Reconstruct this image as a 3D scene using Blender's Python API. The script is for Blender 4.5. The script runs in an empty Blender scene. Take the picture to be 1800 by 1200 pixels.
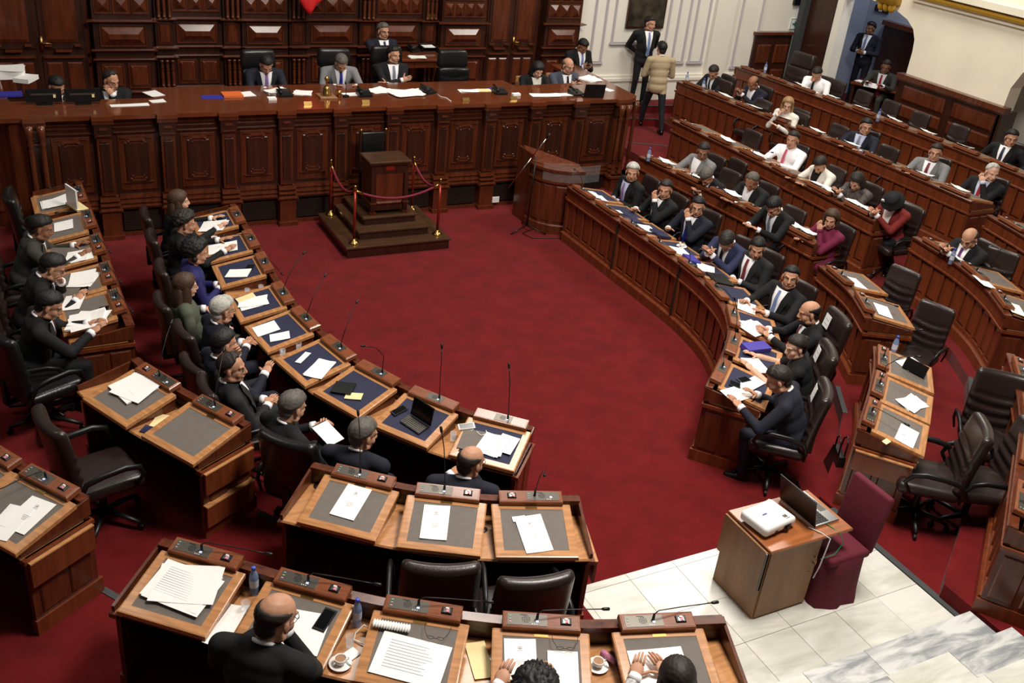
import bpy, bmesh, math, random
import numpy as np
from mathutils import Vector, Matrix, Euler
random.seed(7); np.random.seed(7)
S = bpy.context.scene
COL = S.collection
D = bpy.data
pi = math.pi
# ---------------------------------------------------------------- camera
CAM = np.array([-4.891, -13.638, 5.704])
CR = np.array([0.8904, -0.4446, 0.0972]); FW = np.array([0.4357, 0.7673, -0.4705])
CR = CR - FW * (CR @ FW); FW /= np.linalg.norm(FW); CR /= np.linalg.norm(CR); CU = np.cross(CR, FW)
FPX = 1726.6
cam = D.objects.new('camera', D.cameras.new('camera')); COL.objects.link(cam)
cam.matrix_world = Matrix(((CR[0], CU[0], -FW[0], CAM[0]), (CR[1], CU[1], -FW[1], CAM[1]), (CR[2], CU[2], -FW[2], CAM[2]), (0, 0, 0, 1)))
cam.data.sensor_width = 36.0; cam.data.lens = FPX * 36 / 1800; cam.data.clip_start = .1
S.camera = cam
def at(px, py, z):
    """world point on the horizontal plane z seen at a pixel of the 1800x1200 photograph"""
    d = FW + CR * (px - 900) / FPX - CU * (py - 600) / FPX
    return CAM + d * (z - CAM[2]) / d[2]
def ray(px, py):
    return FW + CR * (px - 900) / FPX - CU * (py - 600) / FPX
# ---------------------------------------------------------------- world, lights, exposure
wd = D.worlds.new('world'); S.world = wd; wd.use_nodes = True
wd.node_tree.nodes['Background'].inputs[0].default_value = (1, .93, .84, 1)
wd.node_tree.nodes['Background'].inputs[1].default_value = .06
def area(name, loc, target, sx, sy, power, colr=(1, .93, .84)):
    l = D.lights.new(name, 'AREA'); l.shape = 'RECTANGLE'; l.size = sx; l.size_y = sy; l.energy = power; l.color = colr
    o = D.objects.new(name, l); COL.objects.link(o); o.location = loc
    o.rotation_euler = (Vector(target) - Vector(loc)).to_track_quat('-Z', 'Y').to_euler()
    return o
area('ceiling_lamp', (0.5, -9.5, 9.5), (0.5, -8.0, 0), 2.2, 2.2, 960)
area('ceiling_lamp', (1.0, -2.0, 10), (1.5, -3.0, 0), 3.0, 2.5, 500)
area('ceiling_lamp', (8.0, -1.0, 9.5), (7.5, -2.0, 0), 2.5, 3.0, 500)
area('ceiling_lamp', (-7.5, -3.0, 9.5), (-5, -3.0, 0), 3, 3, 110)
area('alcove_fill', (12.4, 1.6, 4.6), (12.4, 1.4, 0), .6, .6, 30, (.85, .9, 1))  # added cool fill light to brighten the dark alcove, no visible fitting
S.view_settings.view_transform = 'Standard'; S.view_settings.look = 'None'
S.view_settings.gamma = 1; S.view_settings.use_curve_mapping = False
S.view_settings.exposure = 0.12
# ---------------------------------------------------------------- materials
def lin(c):
    return tuple(((x / 255) / 12.92 if x / 255 <= .04045 else ((x / 255 + .055) / 1.055) ** 2.4) for x in c) + (1,)
def mat(name, rgb, rough=.5, metal=0, spec=.5, coat=0, noise=0, nscale=8, bump=0, bscale=60, stretch=None, sheen=0, trans=0, ior=1.45, emit=None, rgb2=None):
    m = D.materials.new(name); m.use_nodes = True; nt = m.node_tree; b = nt.nodes['Principled BSDF']
    c = lin(rgb); b.inputs['Base Color'].default_value = c
    b.inputs['Roughness'].default_value = rough; b.inputs['Metallic'].default_value = metal
    b.inputs['Specular IOR Level'].default_value = spec; b.inputs['Coat Weight'].default_value = coat; b.inputs['Coat Roughness'].default_value = .12
    b.inputs['Transmission Weight'].default_value = trans; b.inputs['IOR'].default_value = ior
    b.inputs['Sheen Weight'].default_value = sheen
    if emit: b.inputs['Emission Color'].default_value = lin(emit[:3]); b.inputs['Emission Strength'].default_value = emit[3]
    if noise or bump:
        tc = nt.nodes.new('ShaderNodeTexCoord'); mp = nt.nodes.new('ShaderNodeMapping'); nt.links.new(tc.outputs['Object'], mp.inputs[0])
        if stretch: mp.inputs['Scale'].default_value = stretch
    if noise:
        n = nt.nodes.new('ShaderNodeTexNoise'); n.inputs['Scale'].default_value = nscale; n.inputs['Detail'].default_value = 6
        nt.links.new(mp.outputs[0], n.inputs['Vector'])
        r = nt.nodes.new('ShaderNodeValToRGB'); r.color_ramp.elements[0].position = .32; r.color_ramp.elements[1].position = .68
        c2 = lin(rgb2) if rgb2 else tuple(min(1, x * (1 + noise)) for x in c[:3]) + (1,)
        r.color_ramp.elements[0].color = tuple(x * (1 - noise) for x in c[:3]) + (1,); r.color_ramp.elements[1].color = c2
        nt.links.new(n.outputs['Fac'], r.inputs[0]); nt.links.new(r.outputs[0], b.inputs['Base Color'])
    if bump:
        n2 = nt.nodes.new('ShaderNodeTexNoise'); n2.inputs['Scale'].default_value = bscale; n2.inputs['Detail'].default_value = 4
        nt.links.new(mp.outputs[0], n2.inputs['Vector'])
        bp = nt.nodes.new('ShaderNodeBump'); bp.inputs['Strength'].default_value = bump; bp.inputs['Distance'].default_value = .01
        nt.links.new(n2.outputs['Fac'], bp.inputs['Height']); nt.links.new(bp.outputs[0], b.inputs['Normal'])
    return m
M = {}
M['wood'] = mat('wood_mahogany', (88, 42, 23), .27, noise=.3, nscale=3, stretch=(6, 6, .7), coat=.25)
M['wood_front'] = mat('wood_panel', (110, 53, 28), .32, noise=.25, nscale=3, stretch=(6, 6, .6), coat=.2)
M['wood_dark'] = mat('wood_dark', (54, 27, 17), .36, noise=.3, nscale=3, stretch=(6, 6, .6), coat=.25)
M['wood_desk'] = mat('wood_desktop', (182, 128, 82), .28, noise=.22, nscale=4, stretch=(1, 8, 8), coat=.3)
M['wood_console'] = mat('wood_console', (128, 72, 44), .28, noise=.2, nscale=6, stretch=(1.5, 10, 10), coat=.35)
M['wood_top'] = mat('wood_counter', (104, 52, 28), .14, noise=.2, nscale=3, stretch=(1, 8, 1), coat=.5)
M['wood_plat'] = mat('wood_platform', (70, 48, 32), .2, noise=.15, nscale=3, stretch=(1, 5, 5), coat=.3)
M['wood_cart'] = mat('wood_cart', (140, 100, 66), .45, noise=.18, nscale=3, stretch=(3, 3, .6))
M['wood_cart_top'] = mat('wood_cart_top', (150, 88, 48), .3, noise=.2, nscale=3, stretch=(.6, 6, 4), coat=.2)
M['black'] = mat('black_plastic', (16, 16, 17), .4)
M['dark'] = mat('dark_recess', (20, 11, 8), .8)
M['grille'] = mat('grille_dark', (44, 30, 24), .6)
M['leather_brown'] = mat('leather_brown', (40, 29, 27), .36, bump=.15, bscale=90, coat=.1)
M['leather_black'] = mat('leather_black', (22, 21, 21), .32, bump=.2, bscale=60, coat=.1)
M['inset_grey'] = mat('inset_grey', (108, 100, 94), .75, noise=.06, nscale=20)
M['inset_blue'] = mat('inset_blue', (36, 39, 66), .75, noise=.06, nscale=20)
M['metal_panel'] = mat('metal_panel', (92, 88, 82), .35, metal=.6)
M['chrome'] = mat('chrome', (200, 200, 200), .2, metal=1)
M['brass'] = mat('brass', (176, 142, 80), .28, metal=1)
M['gold'] = mat('gilt', (205, 160, 50), .45, metal=.3)
M['paper'] = mat('paper_white', (248, 247, 244), .7)
M['paper2'] = mat('paper_cream', (240, 220, 165), .7)
M['ink'] = mat('ink_grey', (196, 196, 196), .8)
M['red_ink'] = mat('ink_red', (200, 70, 60), .8)
M['blue'] = mat('folder_blue', (52, 52, 150), .45)
M['navy'] = mat('folder_navy', (30, 34, 70), .45)
M['blackfold'] = mat('folder_black', (28, 30, 28), .35)
M['purple'] = mat('folder_purple', (70, 60, 160), .4)
M['orange'] = mat('folder_orange', (225, 110, 55), .5)
M['white_p'] = mat('white_plastic', (235, 235, 232), .4)
M['porcelain'] = mat('porcelain', (245, 243, 238), .2)
M['coffee'] = mat('coffee', (150, 110, 75), .5)
M['glass'] = mat('glass_clear', (235, 240, 245), .05); M['glass'].node_tree.nodes['Principled BSDF'].inputs['Alpha'].default_value = .22
M['acrylic'] = mat('acrylic', (225, 230, 235), .05); M['acrylic'].node_tree.nodes['Principled BSDF'].inputs['Alpha'].default_value = .06
M['water_b'] = mat('bottle_plastic', (150, 172, 215), .08); M['water_b'].node_tree.nodes['Principled BSDF'].inputs['Alpha'].default_value = .5
M['cap_blue'] = mat('cap_blue', (60, 90, 200), .4)
M['label_w'] = mat('bottle_label', (205, 210, 225), .5)
M['screen'] = mat('screen_dark', (10, 11, 13), .15)
M['red_flag'] = mat('flag_red', (215, 35, 38), .6, bump=.1, bscale=6)
M['rope'] = mat('rope_velvet', (112, 20, 42), .7, bump=.5, bscale=120)
M['maroon'] = mat('slipcover_maroon', (92, 20, 38), .85, bump=.3, bscale=14)
M['post_red'] = mat('post_copper', (150, 50, 34), .25, metal=.5)
M['cream'] = mat('plaster_cream', (240, 233, 212), .85, noise=.05, nscale=1.2)
M['white_wall'] = mat('plaster_white', (238, 234, 222), .8, noise=.03, nscale=2)
M['mould'] = mat('moulding_lilac', (196, 190, 194), .6)
M['bluewall'] = mat('plaster_bluegrey', (160, 168, 186), .85)
M['nosing'] = mat('rubber_nosing', (62, 64, 64), .7, bump=.3, bscale=80)
M['joint'] = mat('tile_joint', (120, 116, 108), .9)
M['green'] = mat('sign_green', (20, 130, 80), .6)
M['pink'] = mat('case_pink', (190, 120, 150), .6, noise=.3, nscale=60)
M['led_g'] = mat('led_green', (140, 160, 140), .5, emit=(150, 180, 160, .03))
M['led_w'] = mat('key_white', (215, 225, 255), .5, emit=(190, 210, 255, .4))
M['led_r'] = mat('led_red', (200, 130, 140), .5, emit=(220, 120, 130, .1))
# carpet and marble
def carpet():
    m = mat('carpet_red', (124, 20, 27), .95, sheen=.08, spec=.15); nt = m.node_tree; b = nt.nodes['Principled BSDF']
    tc = nt.nodes.new('ShaderNodeTexCoord')
    a = nt.nodes.new('ShaderNodeTexNoise'); a.inputs['Scale'].default_value = 3.2; a.inputs['Detail'].default_value = 9; a.inputs['Roughness'].default_value = .68
    c = nt.nodes.new('ShaderNodeTexNoise'); c.inputs['Scale'].default_value = 160
    for n in (a, c): nt.links.new(tc.outputs['Object'], n.inputs['Vector'])
    r = nt.nodes.new('ShaderNodeValToRGB'); e = r.color_ramp.elements; e[0].position = .3; e[1].position = .72
    e[0].color = lin((84, 11, 13)); e[1].color = lin((110, 17, 20))
    nt.links.new(a.outputs['Fac'], r.inputs[0]); nt.links.new(r.outputs[0], b.inputs['Base Color'])
    bp = nt.nodes.new('ShaderNodeBump'); bp.inputs['Strength'].default_value = .5; bp.inputs['Distance'].default_value = .006
    nt.links.new(c.outputs['Fac'], bp.inputs['Height']); nt.links.new(bp.outputs[0], b.inputs['Normal'])
    return m
M['carpet'] = carpet()
def marble(name, base, vein, sc, amt):
    m = mat(name, base, .28, spec=.5, coat=.1); nt = m.node_tree; b = nt.nodes['Principled BSDF']
    g = nt.nodes.new('ShaderNodeNewGeometry'); oi = nt.nodes.new('ShaderNodeObjectInfo')
    mp = nt.nodes.new('ShaderNodeMapping'); mp.inputs['Rotation'].default_value = (0, 0, .5); mp.inputs['Scale'].default_value = (1, 4.0, 1)
    va = nt.nodes.new('ShaderNodeVectorMath'); va.operation = 'ADD'
    sc_ = nt.nodes.new('ShaderNodeVectorMath'); sc_.operation = 'SCALE'; sc_.inputs['Scale'].default_value = 37
    cmb = nt.nodes.new('ShaderNodeCombineXYZ')
    for i in range(3): nt.links.new(oi.outputs['Random'], cmb.inputs[i])
    nt.links.new(cmb.outputs[0], sc_.inputs[0]); nt.links.new(g.outputs['Position'], va.inputs[0]); nt.links.new(sc_.outputs[0], va.inputs[1])
    nt.links.new(va.outputs[0], mp.inputs[0])
    n = nt.nodes.new('ShaderNodeTexNoise'); n.inputs['Scale'].default_value = sc; n.inputs['Detail'].default_value = 9; n.inputs['Roughness'].default_value = .62; n.inputs['Distortion'].default_value = .6
    nt.links.new(mp.outputs[0], n.inputs['Vector'])
    r = nt.nodes.new('ShaderNodeValToRGB'); e = r.color_ramp.elements; e[0].position = .38; e[0].color = lin(vein); e[1].position = .38 + amt; e[1].color = lin(base)
    nt.links.new(n.outputs['Fac'], r.inputs[0]); nt.links.new(r.outputs[0], b.inputs['Base Color'])
    return m
M['marble'] = marble('marble_white', (214, 213, 206), (190, 189, 178), 1.2, .2)
M['marble2'] = marble('marble_grey_veined', (206, 207, 205), (140, 143, 147), 2.2, .2)
M['floorbase'] = mat('grout', (160, 157, 148), .9)
# ---------------------------------------------------------------- mesh builder
class MB:
    def __init__(s): s.v = []; s.f = []; s.mi = []; s.m = []
    def idx(s, m):
        if m is None: m = 'wood'
        if m not in s.m: s.m.append(m)
        return s.m.index(m)
    def add(s, vs, fs, m, T=None):
        o = len(s.v)
        for p in vs:
            if T is not None: p = T @ Vector(p)
            s.v.append((p[0], p[1], p[2]))
        k = s.idx(m)
        for f in fs: s.f.append([i + o for i in f]); s.mi.append(k)
    def box(s, x0, x1, y0, y1, z0, z1, m, T=None):
        vs = [(x, y, z) for z in (z0, z1) for y in (y0, y1) for x in (x0, x1)]
        s.add(vs, [(0, 2, 3, 1), (4, 5, 7, 6), (0, 1, 5, 4), (2, 6, 7, 3), (0, 4, 6, 2), (1, 3, 7, 5)], m, T)
    def bev(s, x0, x1, y0, y1, z0, z1, b, m, T=None):
        """box with chamfered top rim"""
        vs = [(x0, y0, z0), (x1, y0, z0), (x1, y1, z0), (x0, y1, z0), (x0, y0, z1 - b), (x1, y0, z1 - b), (x1, y1, z1 - b), (x0, y1, z1 - b),
              (x0 + b, y0 + b, z1), (x1 - b, y0 + b, z1), (x1 - b, y1 - b, z1), (x0 + b, y1 - b, z1)]
        fs = [(3, 2, 1, 0), (8, 9, 10, 11)] + [(i, (i + 1) % 4, 4 + (i + 1) % 4, 4 + i) for i in range(4)] + [(4 + i, 4 + (i + 1) % 4, 8 + (i + 1) % 4, 8 + i) for i in range(4)]
        s.add(vs, fs, m, T)
    def rraised(s, w, h, d, b, m, T=None):
        """raised panel facing -Y: w x h, thickness d, chamfer b, centred in x, z from 0"""
        vs = []
        for (a, y) in ((0, 0), (0, -d * .3), (b, -d)):
            vs += [(-w / 2 + a, y, a), (w / 2 - a, y, a), (w / 2 - a, y, h - a), (-w / 2 + a, y, h - a)]
        fs = [(0, 1, 5, 4), (1, 2, 6, 5), (2, 3, 7, 6), (3, 0, 4, 7), (4, 5, 9, 8), (5, 6, 10, 9), (6, 7, 11, 10), (7, 4, 8, 11), (8, 9, 10, 11)]
        s.add(vs, fs, m, T)
    def rings(s, w, h, R, m, T=None):
        vs = []
        for (a, y) in R: vs += [(-w / 2 + a, y, a), (w / 2 - a, y, a), (w / 2 - a, y, h - a), (-w / 2 + a, y, h - a)]
        fs = [(4 * k + i, 4 * k + (i + 1) % 4, 4 * k + 4 + (i + 1) % 4, 4 * k + 4 + i) for k in range(len(R) - 1) for i in range(4)]
        s.add(vs, fs + [tuple(4 * len(R) - 4 + i for i in range(4))], m, T)
    def tube(s, pts, rad, m, n=8, caps=True, T=None, flat=1.0):
        pts = [Vector(p) for p in pts]; k = len(pts)
        if not hasattr(rad, '__len__'): rad = [rad] * k
        vs = []; up = Vector((0, 0, 1)); prev = None
        for i, p in enumerate(pts):
            t = (pts[min(i + 1, k - 1)] - pts[max(i - 1, 0)]).normalized()
            if prev is None:
                a = up if abs(t.z) < .9 else Vector((1, 0, 0)); u = (a - t * a.dot(t)).normalized()
            else: u = (prev - t * prev.dot(t)).normalized()
            prev = u; w = t.cross(u)
            for j in range(n):
                c = 2 * pi * j / n; vs.append(p + u * (rad[i] * flat * math.cos(c)) + w * (rad[i] * math.sin(c)))
        fs = [(i * n + j, i * n + (j + 1) % n, (i + 1) * n + (j + 1) % n, (i + 1) * n + j) for i in range(k - 1) for j in range(n)]
        if caps: fs += [tuple(reversed(range(n))), tuple((k - 1) * n + j for j in range(n))]
        s.add(vs, fs, m, T)
    def lathe(s, prof, m, n=16, T=None, caps=True):
        vs = []
        for (r, z) in prof: vs += [(r * math.cos(2 * pi * j / n), r * math.sin(2 * pi * j / n), z) for j in range(n)]
        k = len(prof)
        fs = [(i * n + j, i * n + (j + 1) % n, (i + 1) * n + (j + 1) % n, (i + 1) * n + j) for i in range(k - 1) for j in range(n)]
        if caps: fs += [tuple(reversed(range(n))), tuple((k - 1) * n + j for j in range(n))]
        s.add(vs, fs, m, T)
    def ell(s, c, r, m, n=12, k=8, T=None, fn=None):
        vs = []
        for i in range(k + 1):
            a = pi * i / k
            for j in range(n):
                b = 2 * pi * j / n; d = (math.sin(a) * math.cos(b), math.sin(a) * math.sin(b), math.cos(a))
                q = fn(d) if fn else 1
                vs.append((c[0] + r[0] * d[0] * q, c[1] + r[1] * d[1] * q, c[2] + r[2] * d[2] * q))
        fs = [(i * n + j, (i + 1) * n + j, (i + 1) * n + (j + 1) % n, i * n + (j + 1) % n) for i in range(k) for j in range(n)]
        s.add(vs, fs, m, T)
    def prism(s, poly, z0, z1, m, T=None):
        n = len(poly)
        a = sum(poly[i][0] * poly[(i + 1) % n][1] - poly[(i + 1) % n][0] * poly[i][1] for i in range(n))
        if a < 0: poly = poly[::-1]
        vs = [(x, y, z0) for x, y in poly] + [(x, y, z1) for x, y in poly]
        s.add(vs, [tuple(reversed(range(n))), tuple(range(n, 2 * n))] + [(i, (i + 1) % n, n + (i + 1) % n, n + i) for i in range(n)], m, T)
    def sweep(s, P, prof, m, closed=True):
        """P: list of (pos2, normal2, miter); prof: list of (d, z) polygon; swept along the path"""
        k = len(prof); vs = []
        for (p, nn, q) in P:
            for (d, z) in prof: vs.append((p[0] + nn[0] * d * q, p[1] + nn[1] * d * q, z))
        N = len(P)
        fs = [(i * k + j, i * k + (j + 1) % k, (i + 1) * k + (j + 1) % k, (i + 1) * k + j) for i in range(N - 1) for j in range(k if closed else k - 1)]
        fs += [tuple(reversed(range(k))), tuple((N - 1) * k + j for j in range(k))]
        s.add(vs, fs, m)
    def mesh(s, name, smooth=False):
        me = D.meshes.new(name); me.from_pydata(s.v, [], s.f)
        for m in s.m: me.materials.append(M[m] if isinstance(m, str) else m)
        me.polygons.foreach_set('material_index', s.mi)
        if smooth: me.polygons.foreach_set('use_smooth', [True] * len(s.f))
        bm = bmesh.new(); bm.from_mesh(me); bmesh.ops.recalc_face_normals(bm, faces=bm.faces); bm.to_mesh(me); bm.free()
        me.update()
        if smooth == 'auto':
            try: me.set_sharp_from_angle(angle=.7)
            except Exception: pass
        return me
def put(name, me, parent=None, loc=(0, 0, 0), rz=0, rx=0, ry=0, scale=None):
    o = D.objects.new(name, me); COL.objects.link(o)
    if parent: o.parent = parent
    o.location = loc; o.rotation_euler = (rx, ry, rz)
    if scale: o.scale = scale
    return o
def tag(o, label, cat, group=None):
    o['label'] = label; o['category'] = cat
    if group: o['group'] = group
    return o
def empty(name, loc, rz=0): return put(name, None, None, loc, rz)
def struct(o): o['kind'] = 'structure'; return o
def TR(x=0, y=0, z=0, rz=0, rx=0, ry=0): return Matrix.Translation((x, y, z)) @ Euler((rx, ry, rz)).to_matrix().to_4x4()
_cache = {}
def once(key, fn):
    if key not in _cache: _cache[key] = fn()
    return _cache[key]
def rbox_mesh(name, w, d, h, r, m, seg=3, fn=None, smooth=True, cuts=0):
    bm = bmesh.new(); bmesh.ops.create_cube(bm, size=1)
    for v in bm.verts: v.co = Vector((v.co.x * w, v.co.y * d, v.co.z * h))
    bmesh.ops.bevel(bm, geom=bm.edges[:], offset=r, segments=seg, affect='EDGES', profile=.5)
    if cuts:
        long_e = [e for e in bm.edges if e.calc_length() > max(r * 2.5, .12)]
        bmesh.ops.subdivide_edges(bm, edges=long_e, cuts=cuts, use_grid_fill=True)
    if fn:
        for v in bm.verts: v.co = Vector(fn(v.co))
    me = D.meshes.new(name); bm.to_mesh(me); bm.free(); me.materials.append(M[m])
    if smooth: me.polygons.foreach_set('use_smooth', [True] * len(me.polygons))
    return me
# ================================================================ SETTING
def wy(px, py, Y):
    d = ray(px, py); return CAM + d * (Y - CAM[1]) / d[1]
def wx(px, py, X):
    d = ray(px, py); return CAM + d * (X - CAM[0]) / d[0]
b = MB(); b.box(-12, 14.5, -15, 6, -.3, 0, 'carpet'); struct(put('floor', b.mesh('floor')))
TP = {
 1: [[(4.05, 4.0), (4.1, -.8), (4.28, -2), (4.45, -4.6), (4.1, -5.3), (3.88, -5.95), (3.5, -6.67), (3.15, -7.17), (2.45, -7.8), (1.77, -8.3), (1.77, -13), (14.4, -13), (14.4, 4.0)],
     [(-3.88, 4), (-3.88, -4.6), (-3.87, -5.3), (-3.66, -5.9), (-3.3, -6.75), (-2.95, -7.3), (-2.3, -7.85), (-1.75, -8.14), (-1.2, -8.38), (-1.2, -14), (-11, -14), (-11, 4)]],
 2: [[(5.7, 3.9), (5.8, 0), (5.8, -4.44), (5.92, -5.1), (5.72, -5.95), (5.45, -6.65), (5.1, -7.2), (4.25, -7.95), (3.7, -8.4), (3.12, -8.9), (2.5, -9.33), (1.9, -9.7), (1.77, -9.8), (1.77, -12.9), (14.3, -12.9), (14.3, 3.9)],
     [(-5.75, 3.9), (-5.75, -5.2), (-5.5, -5.95), (-5.1, -6.6), (-4.64, -7.45), (-4.3, -7.95), (-3.8, -8.42), (-3.22, -8.94), (-2.6, -9.38), (-1.9, -9.74), (-1.2, -9.99), (-1.2, -13.9), (-10.9, -13.9), (-10.9, 3.9)]],
 3: [[(7.2, 3.85), (7.45, -.2), (7.72, -4.5), (7.45, -5.2), (7.2, -6), (6.8, -7), (6, -8.3), (4.6, -9.8), (3, -11), (3, -12.8), (14.2, -12.8), (14.2, 3.85)],
     [(-7.4, 3.8), (-7.4, -6), (-6.6, -7.6), (-5.6, -9), (-4.4, -10.1), (-3, -10.9), (-1.2, -11.5), (-1.2, -13.8), (-10.8, -13.8), (-10.8, 3.8)]],
 4: [[(8.9, 3.8), (9.25, -.2), (9.25, -4.6), (8.9, -6), (8.2, -7.6), (6.6, -9.8), (5, -11.4), (5, -12.7), (14.1, -12.7), (14.1, 3.8)]],
}
for k, lst in TP.items():
    for poly in lst:
        b = MB(); b.prism(poly, -.05 + .15 * (k - 1), .15 * k, 'carpet')
        o = struct(put('floor', b.mesh('floor')))
        b = MB()
        for i in range(len(poly) - 5):
            if (k, poly[i]) not in ((1, (3.5, -6.67)), (1, (-3.3, -6.75)), (2, (-4.64, -7.45)), (2, (5.1, -7.2)), (1, (2.45, -7.8))): continue
            p, q = Vector(poly[i]), Vector(poly[i + 1]); t = (q - p).normalized(); n = Vector((-t.y, t.x))
            a0, a1, a2, a3 = p, q, q + n * .055, p + n * .055
            if k == 2 and poly[i + 1][0] < 0 or k == 1 and poly[i + 1][0] < 0: pass
            c = (p + q) / 2; 
            if (Vector((.3, -4)) - c).dot(n) > 0: n = -n; a2, a3 = q + n * .055, p + n * .055
            b.prism([tuple(x) for x in (a0, a1, a2, a3)], .15 * k - .01, .15 * k + .006, 'nosing')
        if b.v: struct(put('step_nosing', b.mesh('step_nosing'), o))
# landing steps beside the presiding bench
for nm, z, poly in [('floor', .3, [(4.85, 1.95), (5.5, 1.93), (5.98, 1.84), (6.5, 1.62), (6.95, 1.32), (7.1, 3.6), (4.85, 3.6)]), ('floor', .45, [(5.6, 3.7), (6.2, 2.95), (6.9, 2.85), (7.5, 2.7), (7.6, 3.68)]), ('floor', .6, [(5.0, 3.75), (5.3, 3.15), (6.6, 3.25), (8.95, 3.1), (8.95, 3.78)])]:
    z += .003; b = MB(); b.prism(poly, 0, z, 'carpet'); o = struct(put(nm, b.mesh(nm)))
    b = MB()
    for i in range(len(poly) - 2):
        if z > .55 and i > 2: break
        p, q = Vector(poly[i]), Vector(poly[i + 1]); n = Vector((0, .05))
        b.prism([tuple(p), tuple(q), tuple(q + n), tuple(p + n)], z - .02, z + .006, 'nosing')
    struct(put('step_nosing', b.mesh('step_nosing'), o))
# marble platform and steps
b = MB(); b.box(-1.2, 1.72, -10.2, -8.58, 0, .14, 'floorbase'); plat = struct(put('floor', b.mesh('floor')))
xs = [-1.2] + [1.235 + .476 * i for i in range(-5, 1)] + [1.715]; ys = [-10.13, -9.6, -9.124, -8.66, -8.58]
def slab(parent, x0, x1, y0, y1, z0, z1, m, g=.0015):
    b = MB(); b.bev(x0 + g, x1 - g, y0 + g, y1 - g, z0, z1 + random.uniform(-.0008, .0008), .0015, m); return put('tile', b.mesh('tile'), parent)
for i in range(len(xs) - 1):
    for j in range(len(ys) - 1): slab(plat, xs[i], xs[i + 1], ys[j], ys[j + 1], .1, .15, 'marble')
for s in range(1, 9):
    y1 = -10.13 - .355 * (s - 1); y0 = y1 - .355; z = .15 + .15 * s
    b = MB(); b.box(-1.2, 1.72, y0 - .3, y1 - .01, 0, z - .035, 'floorbase'); st = struct(put('step', b.mesh('step')))
    cuts = {1: [-1.2, -.1, .52, 1.72], 2: [-1.2, -.6, .35, 1.0, 1.72]}.get(s, [-1.2, 0, .9, 1.72])
    for a in range(len(cuts) - 1):
        slab(st, cuts[a], cuts[a + 1], y0 - .01, y1 + .012, z - .035, z, 'marble2' if (s, a) in ((1, 2), (1, 1), (2, 1), (2, 3)) else 'marble')
b = MB(); b.box(1.72, 1.785, -10.1, -8.5, .1, .158, 'nosing'); struct(put('trim_1', b.mesh('trim_1')))

# ------------------------------------------------ back wall of carved wood
Y0 = 3.7
b = MB(); b.box(-7.5, 5.57, Y0 + .02, Y0 + .3, .6, 5.2, 'wood_dark'); wb = struct(put('wall_back', b.mesh('wall_back')))
b = MB(); b.box(-4.7, 4.5, .3, Y0, 0, .85, 'carpet'); b.box(-7.5, -4.7, .8, Y0, 0, .85, 'carpet'); b.box(4.5, 4.75, 2.2, Y0, 0, .85, 'wood_dark'); struct(put('floor', b.mesh('floor')))
def wpart(nm, bb, smooth=False): return put(nm, bb.mesh(nm, smooth), wb)
def cornice(x0, x1, yf, z, h=.05, d=.06, m='wood'):
    b = MB(); b.add([(x0 - d * .5, yf + .02, z - h), (x1 + d * .5, yf + .02, z - h), (x1 + d, yf - d, z - h * .2), (x0 - d, yf - d, z - h * .2), (x0 - d, yf - d, z), (x1 + d, yf - d, z), (x1 + d * .6, yf + .02, z + .01), (x0 - d * .6, yf + .02, z + .01)],
        [(0, 3, 2, 1), (3, 4, 5, 2), (4, 7, 6, 5), (0, 1, 6, 7), (0, 7, 4, 3), (1, 2, 5, 6)], m); wpart('cornice', b)
def raised(xc, yf, z, w, h, d=.04, bv=.05, m='wood', nm='panel'):
    b = MB(); e = min(w, h) * .09; b.rings(w, h, [(0, 0), (0, -.018), (e * .5, -.018), (e * .8, -.004), (e, -.004), (e, -.014), (e + bv, -.014 - d)], m, TR(xc, yf, z)); wpart(nm, b)
def bal_mesh(h):
    def f():
        b = MB(); p = [(.03, 0), (.03, .03), (.018, .04), (.03, .07), (.018, .1), (.027, h * .3), (.024, h * .55), (.015, h * .6), (.032, h * .64), (.015, h * .68), (.03, h * .74), (.02, h * .8), (.022, h * .9), (.032, h * .93), (.032, h)]
        b.lathe(p, 'wood', 10); return b.mesh('baluster', True)
    return once(('bal', h), f)
def bay(x0, x1, pr, n=2, coff=3):
    yf = Y0 - pr
    b = MB(); b.box(x0, x1, yf, Y0 + .01, .85, 5.2, 'wood_dark'); wpart('pier', b)
    for z, h, d in ((2.23, .06, .09), (1.77, .05, .06), (1.62, .04, .05), (1.10, .06, .07), (.95, .05, .09)): cornice(x0, x1, yf, z, h, d)
    w = x1 - x0
    raised((x0 + x1) / 2, yf - .005, 1.82, w * .8, .34, .07, .1)
    for i in range(n):
        wi = w * .9 / n; xc = x0 + w * .05 + wi * (i + .5); raised(xc, yf - .005, 1.15, wi * .84, .4, .03, .03)
        b = MB(); b.box(xc - wi * .2, xc + wi * .2, yf - .05, yf, 1.49, 1.51, 'wood'); b.box(xc - wi * .12, xc + wi * .12, yf - .05, yf, 1.45, 1.47, 'wood'); wpart('ornament', b)
    for r in range(4):
        for i in range(coff):
            wi = w * .94 / coff; xc = x0 + w * .03 + wi * (i + .5); s = wi * .8; z = 2.34 + r * .3
            b = MB(); b.rings(s + .04, .27, [(0, 0), (0, -.02), (.014, -.02), (.02, -.008), (.02 + min(s, .23) * .48, -.08)], 'wood', TR(xc, yf, z - .01))
            wpart('coffer', b)
bay(-3.36, -2.48, .25, 2, 3); bay(-2.14, -1.32, .0, 2, 3); bay(-1.0, -.22, .1, 1, 3); bay(.12, 1.05, .03, 1, 3); bay(1.42, 2.3, .0, 2, 4); bay(2.6, 3.48, .25, 2, 4); bay(4.78, 5.56, .25, 2, 3)
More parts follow.
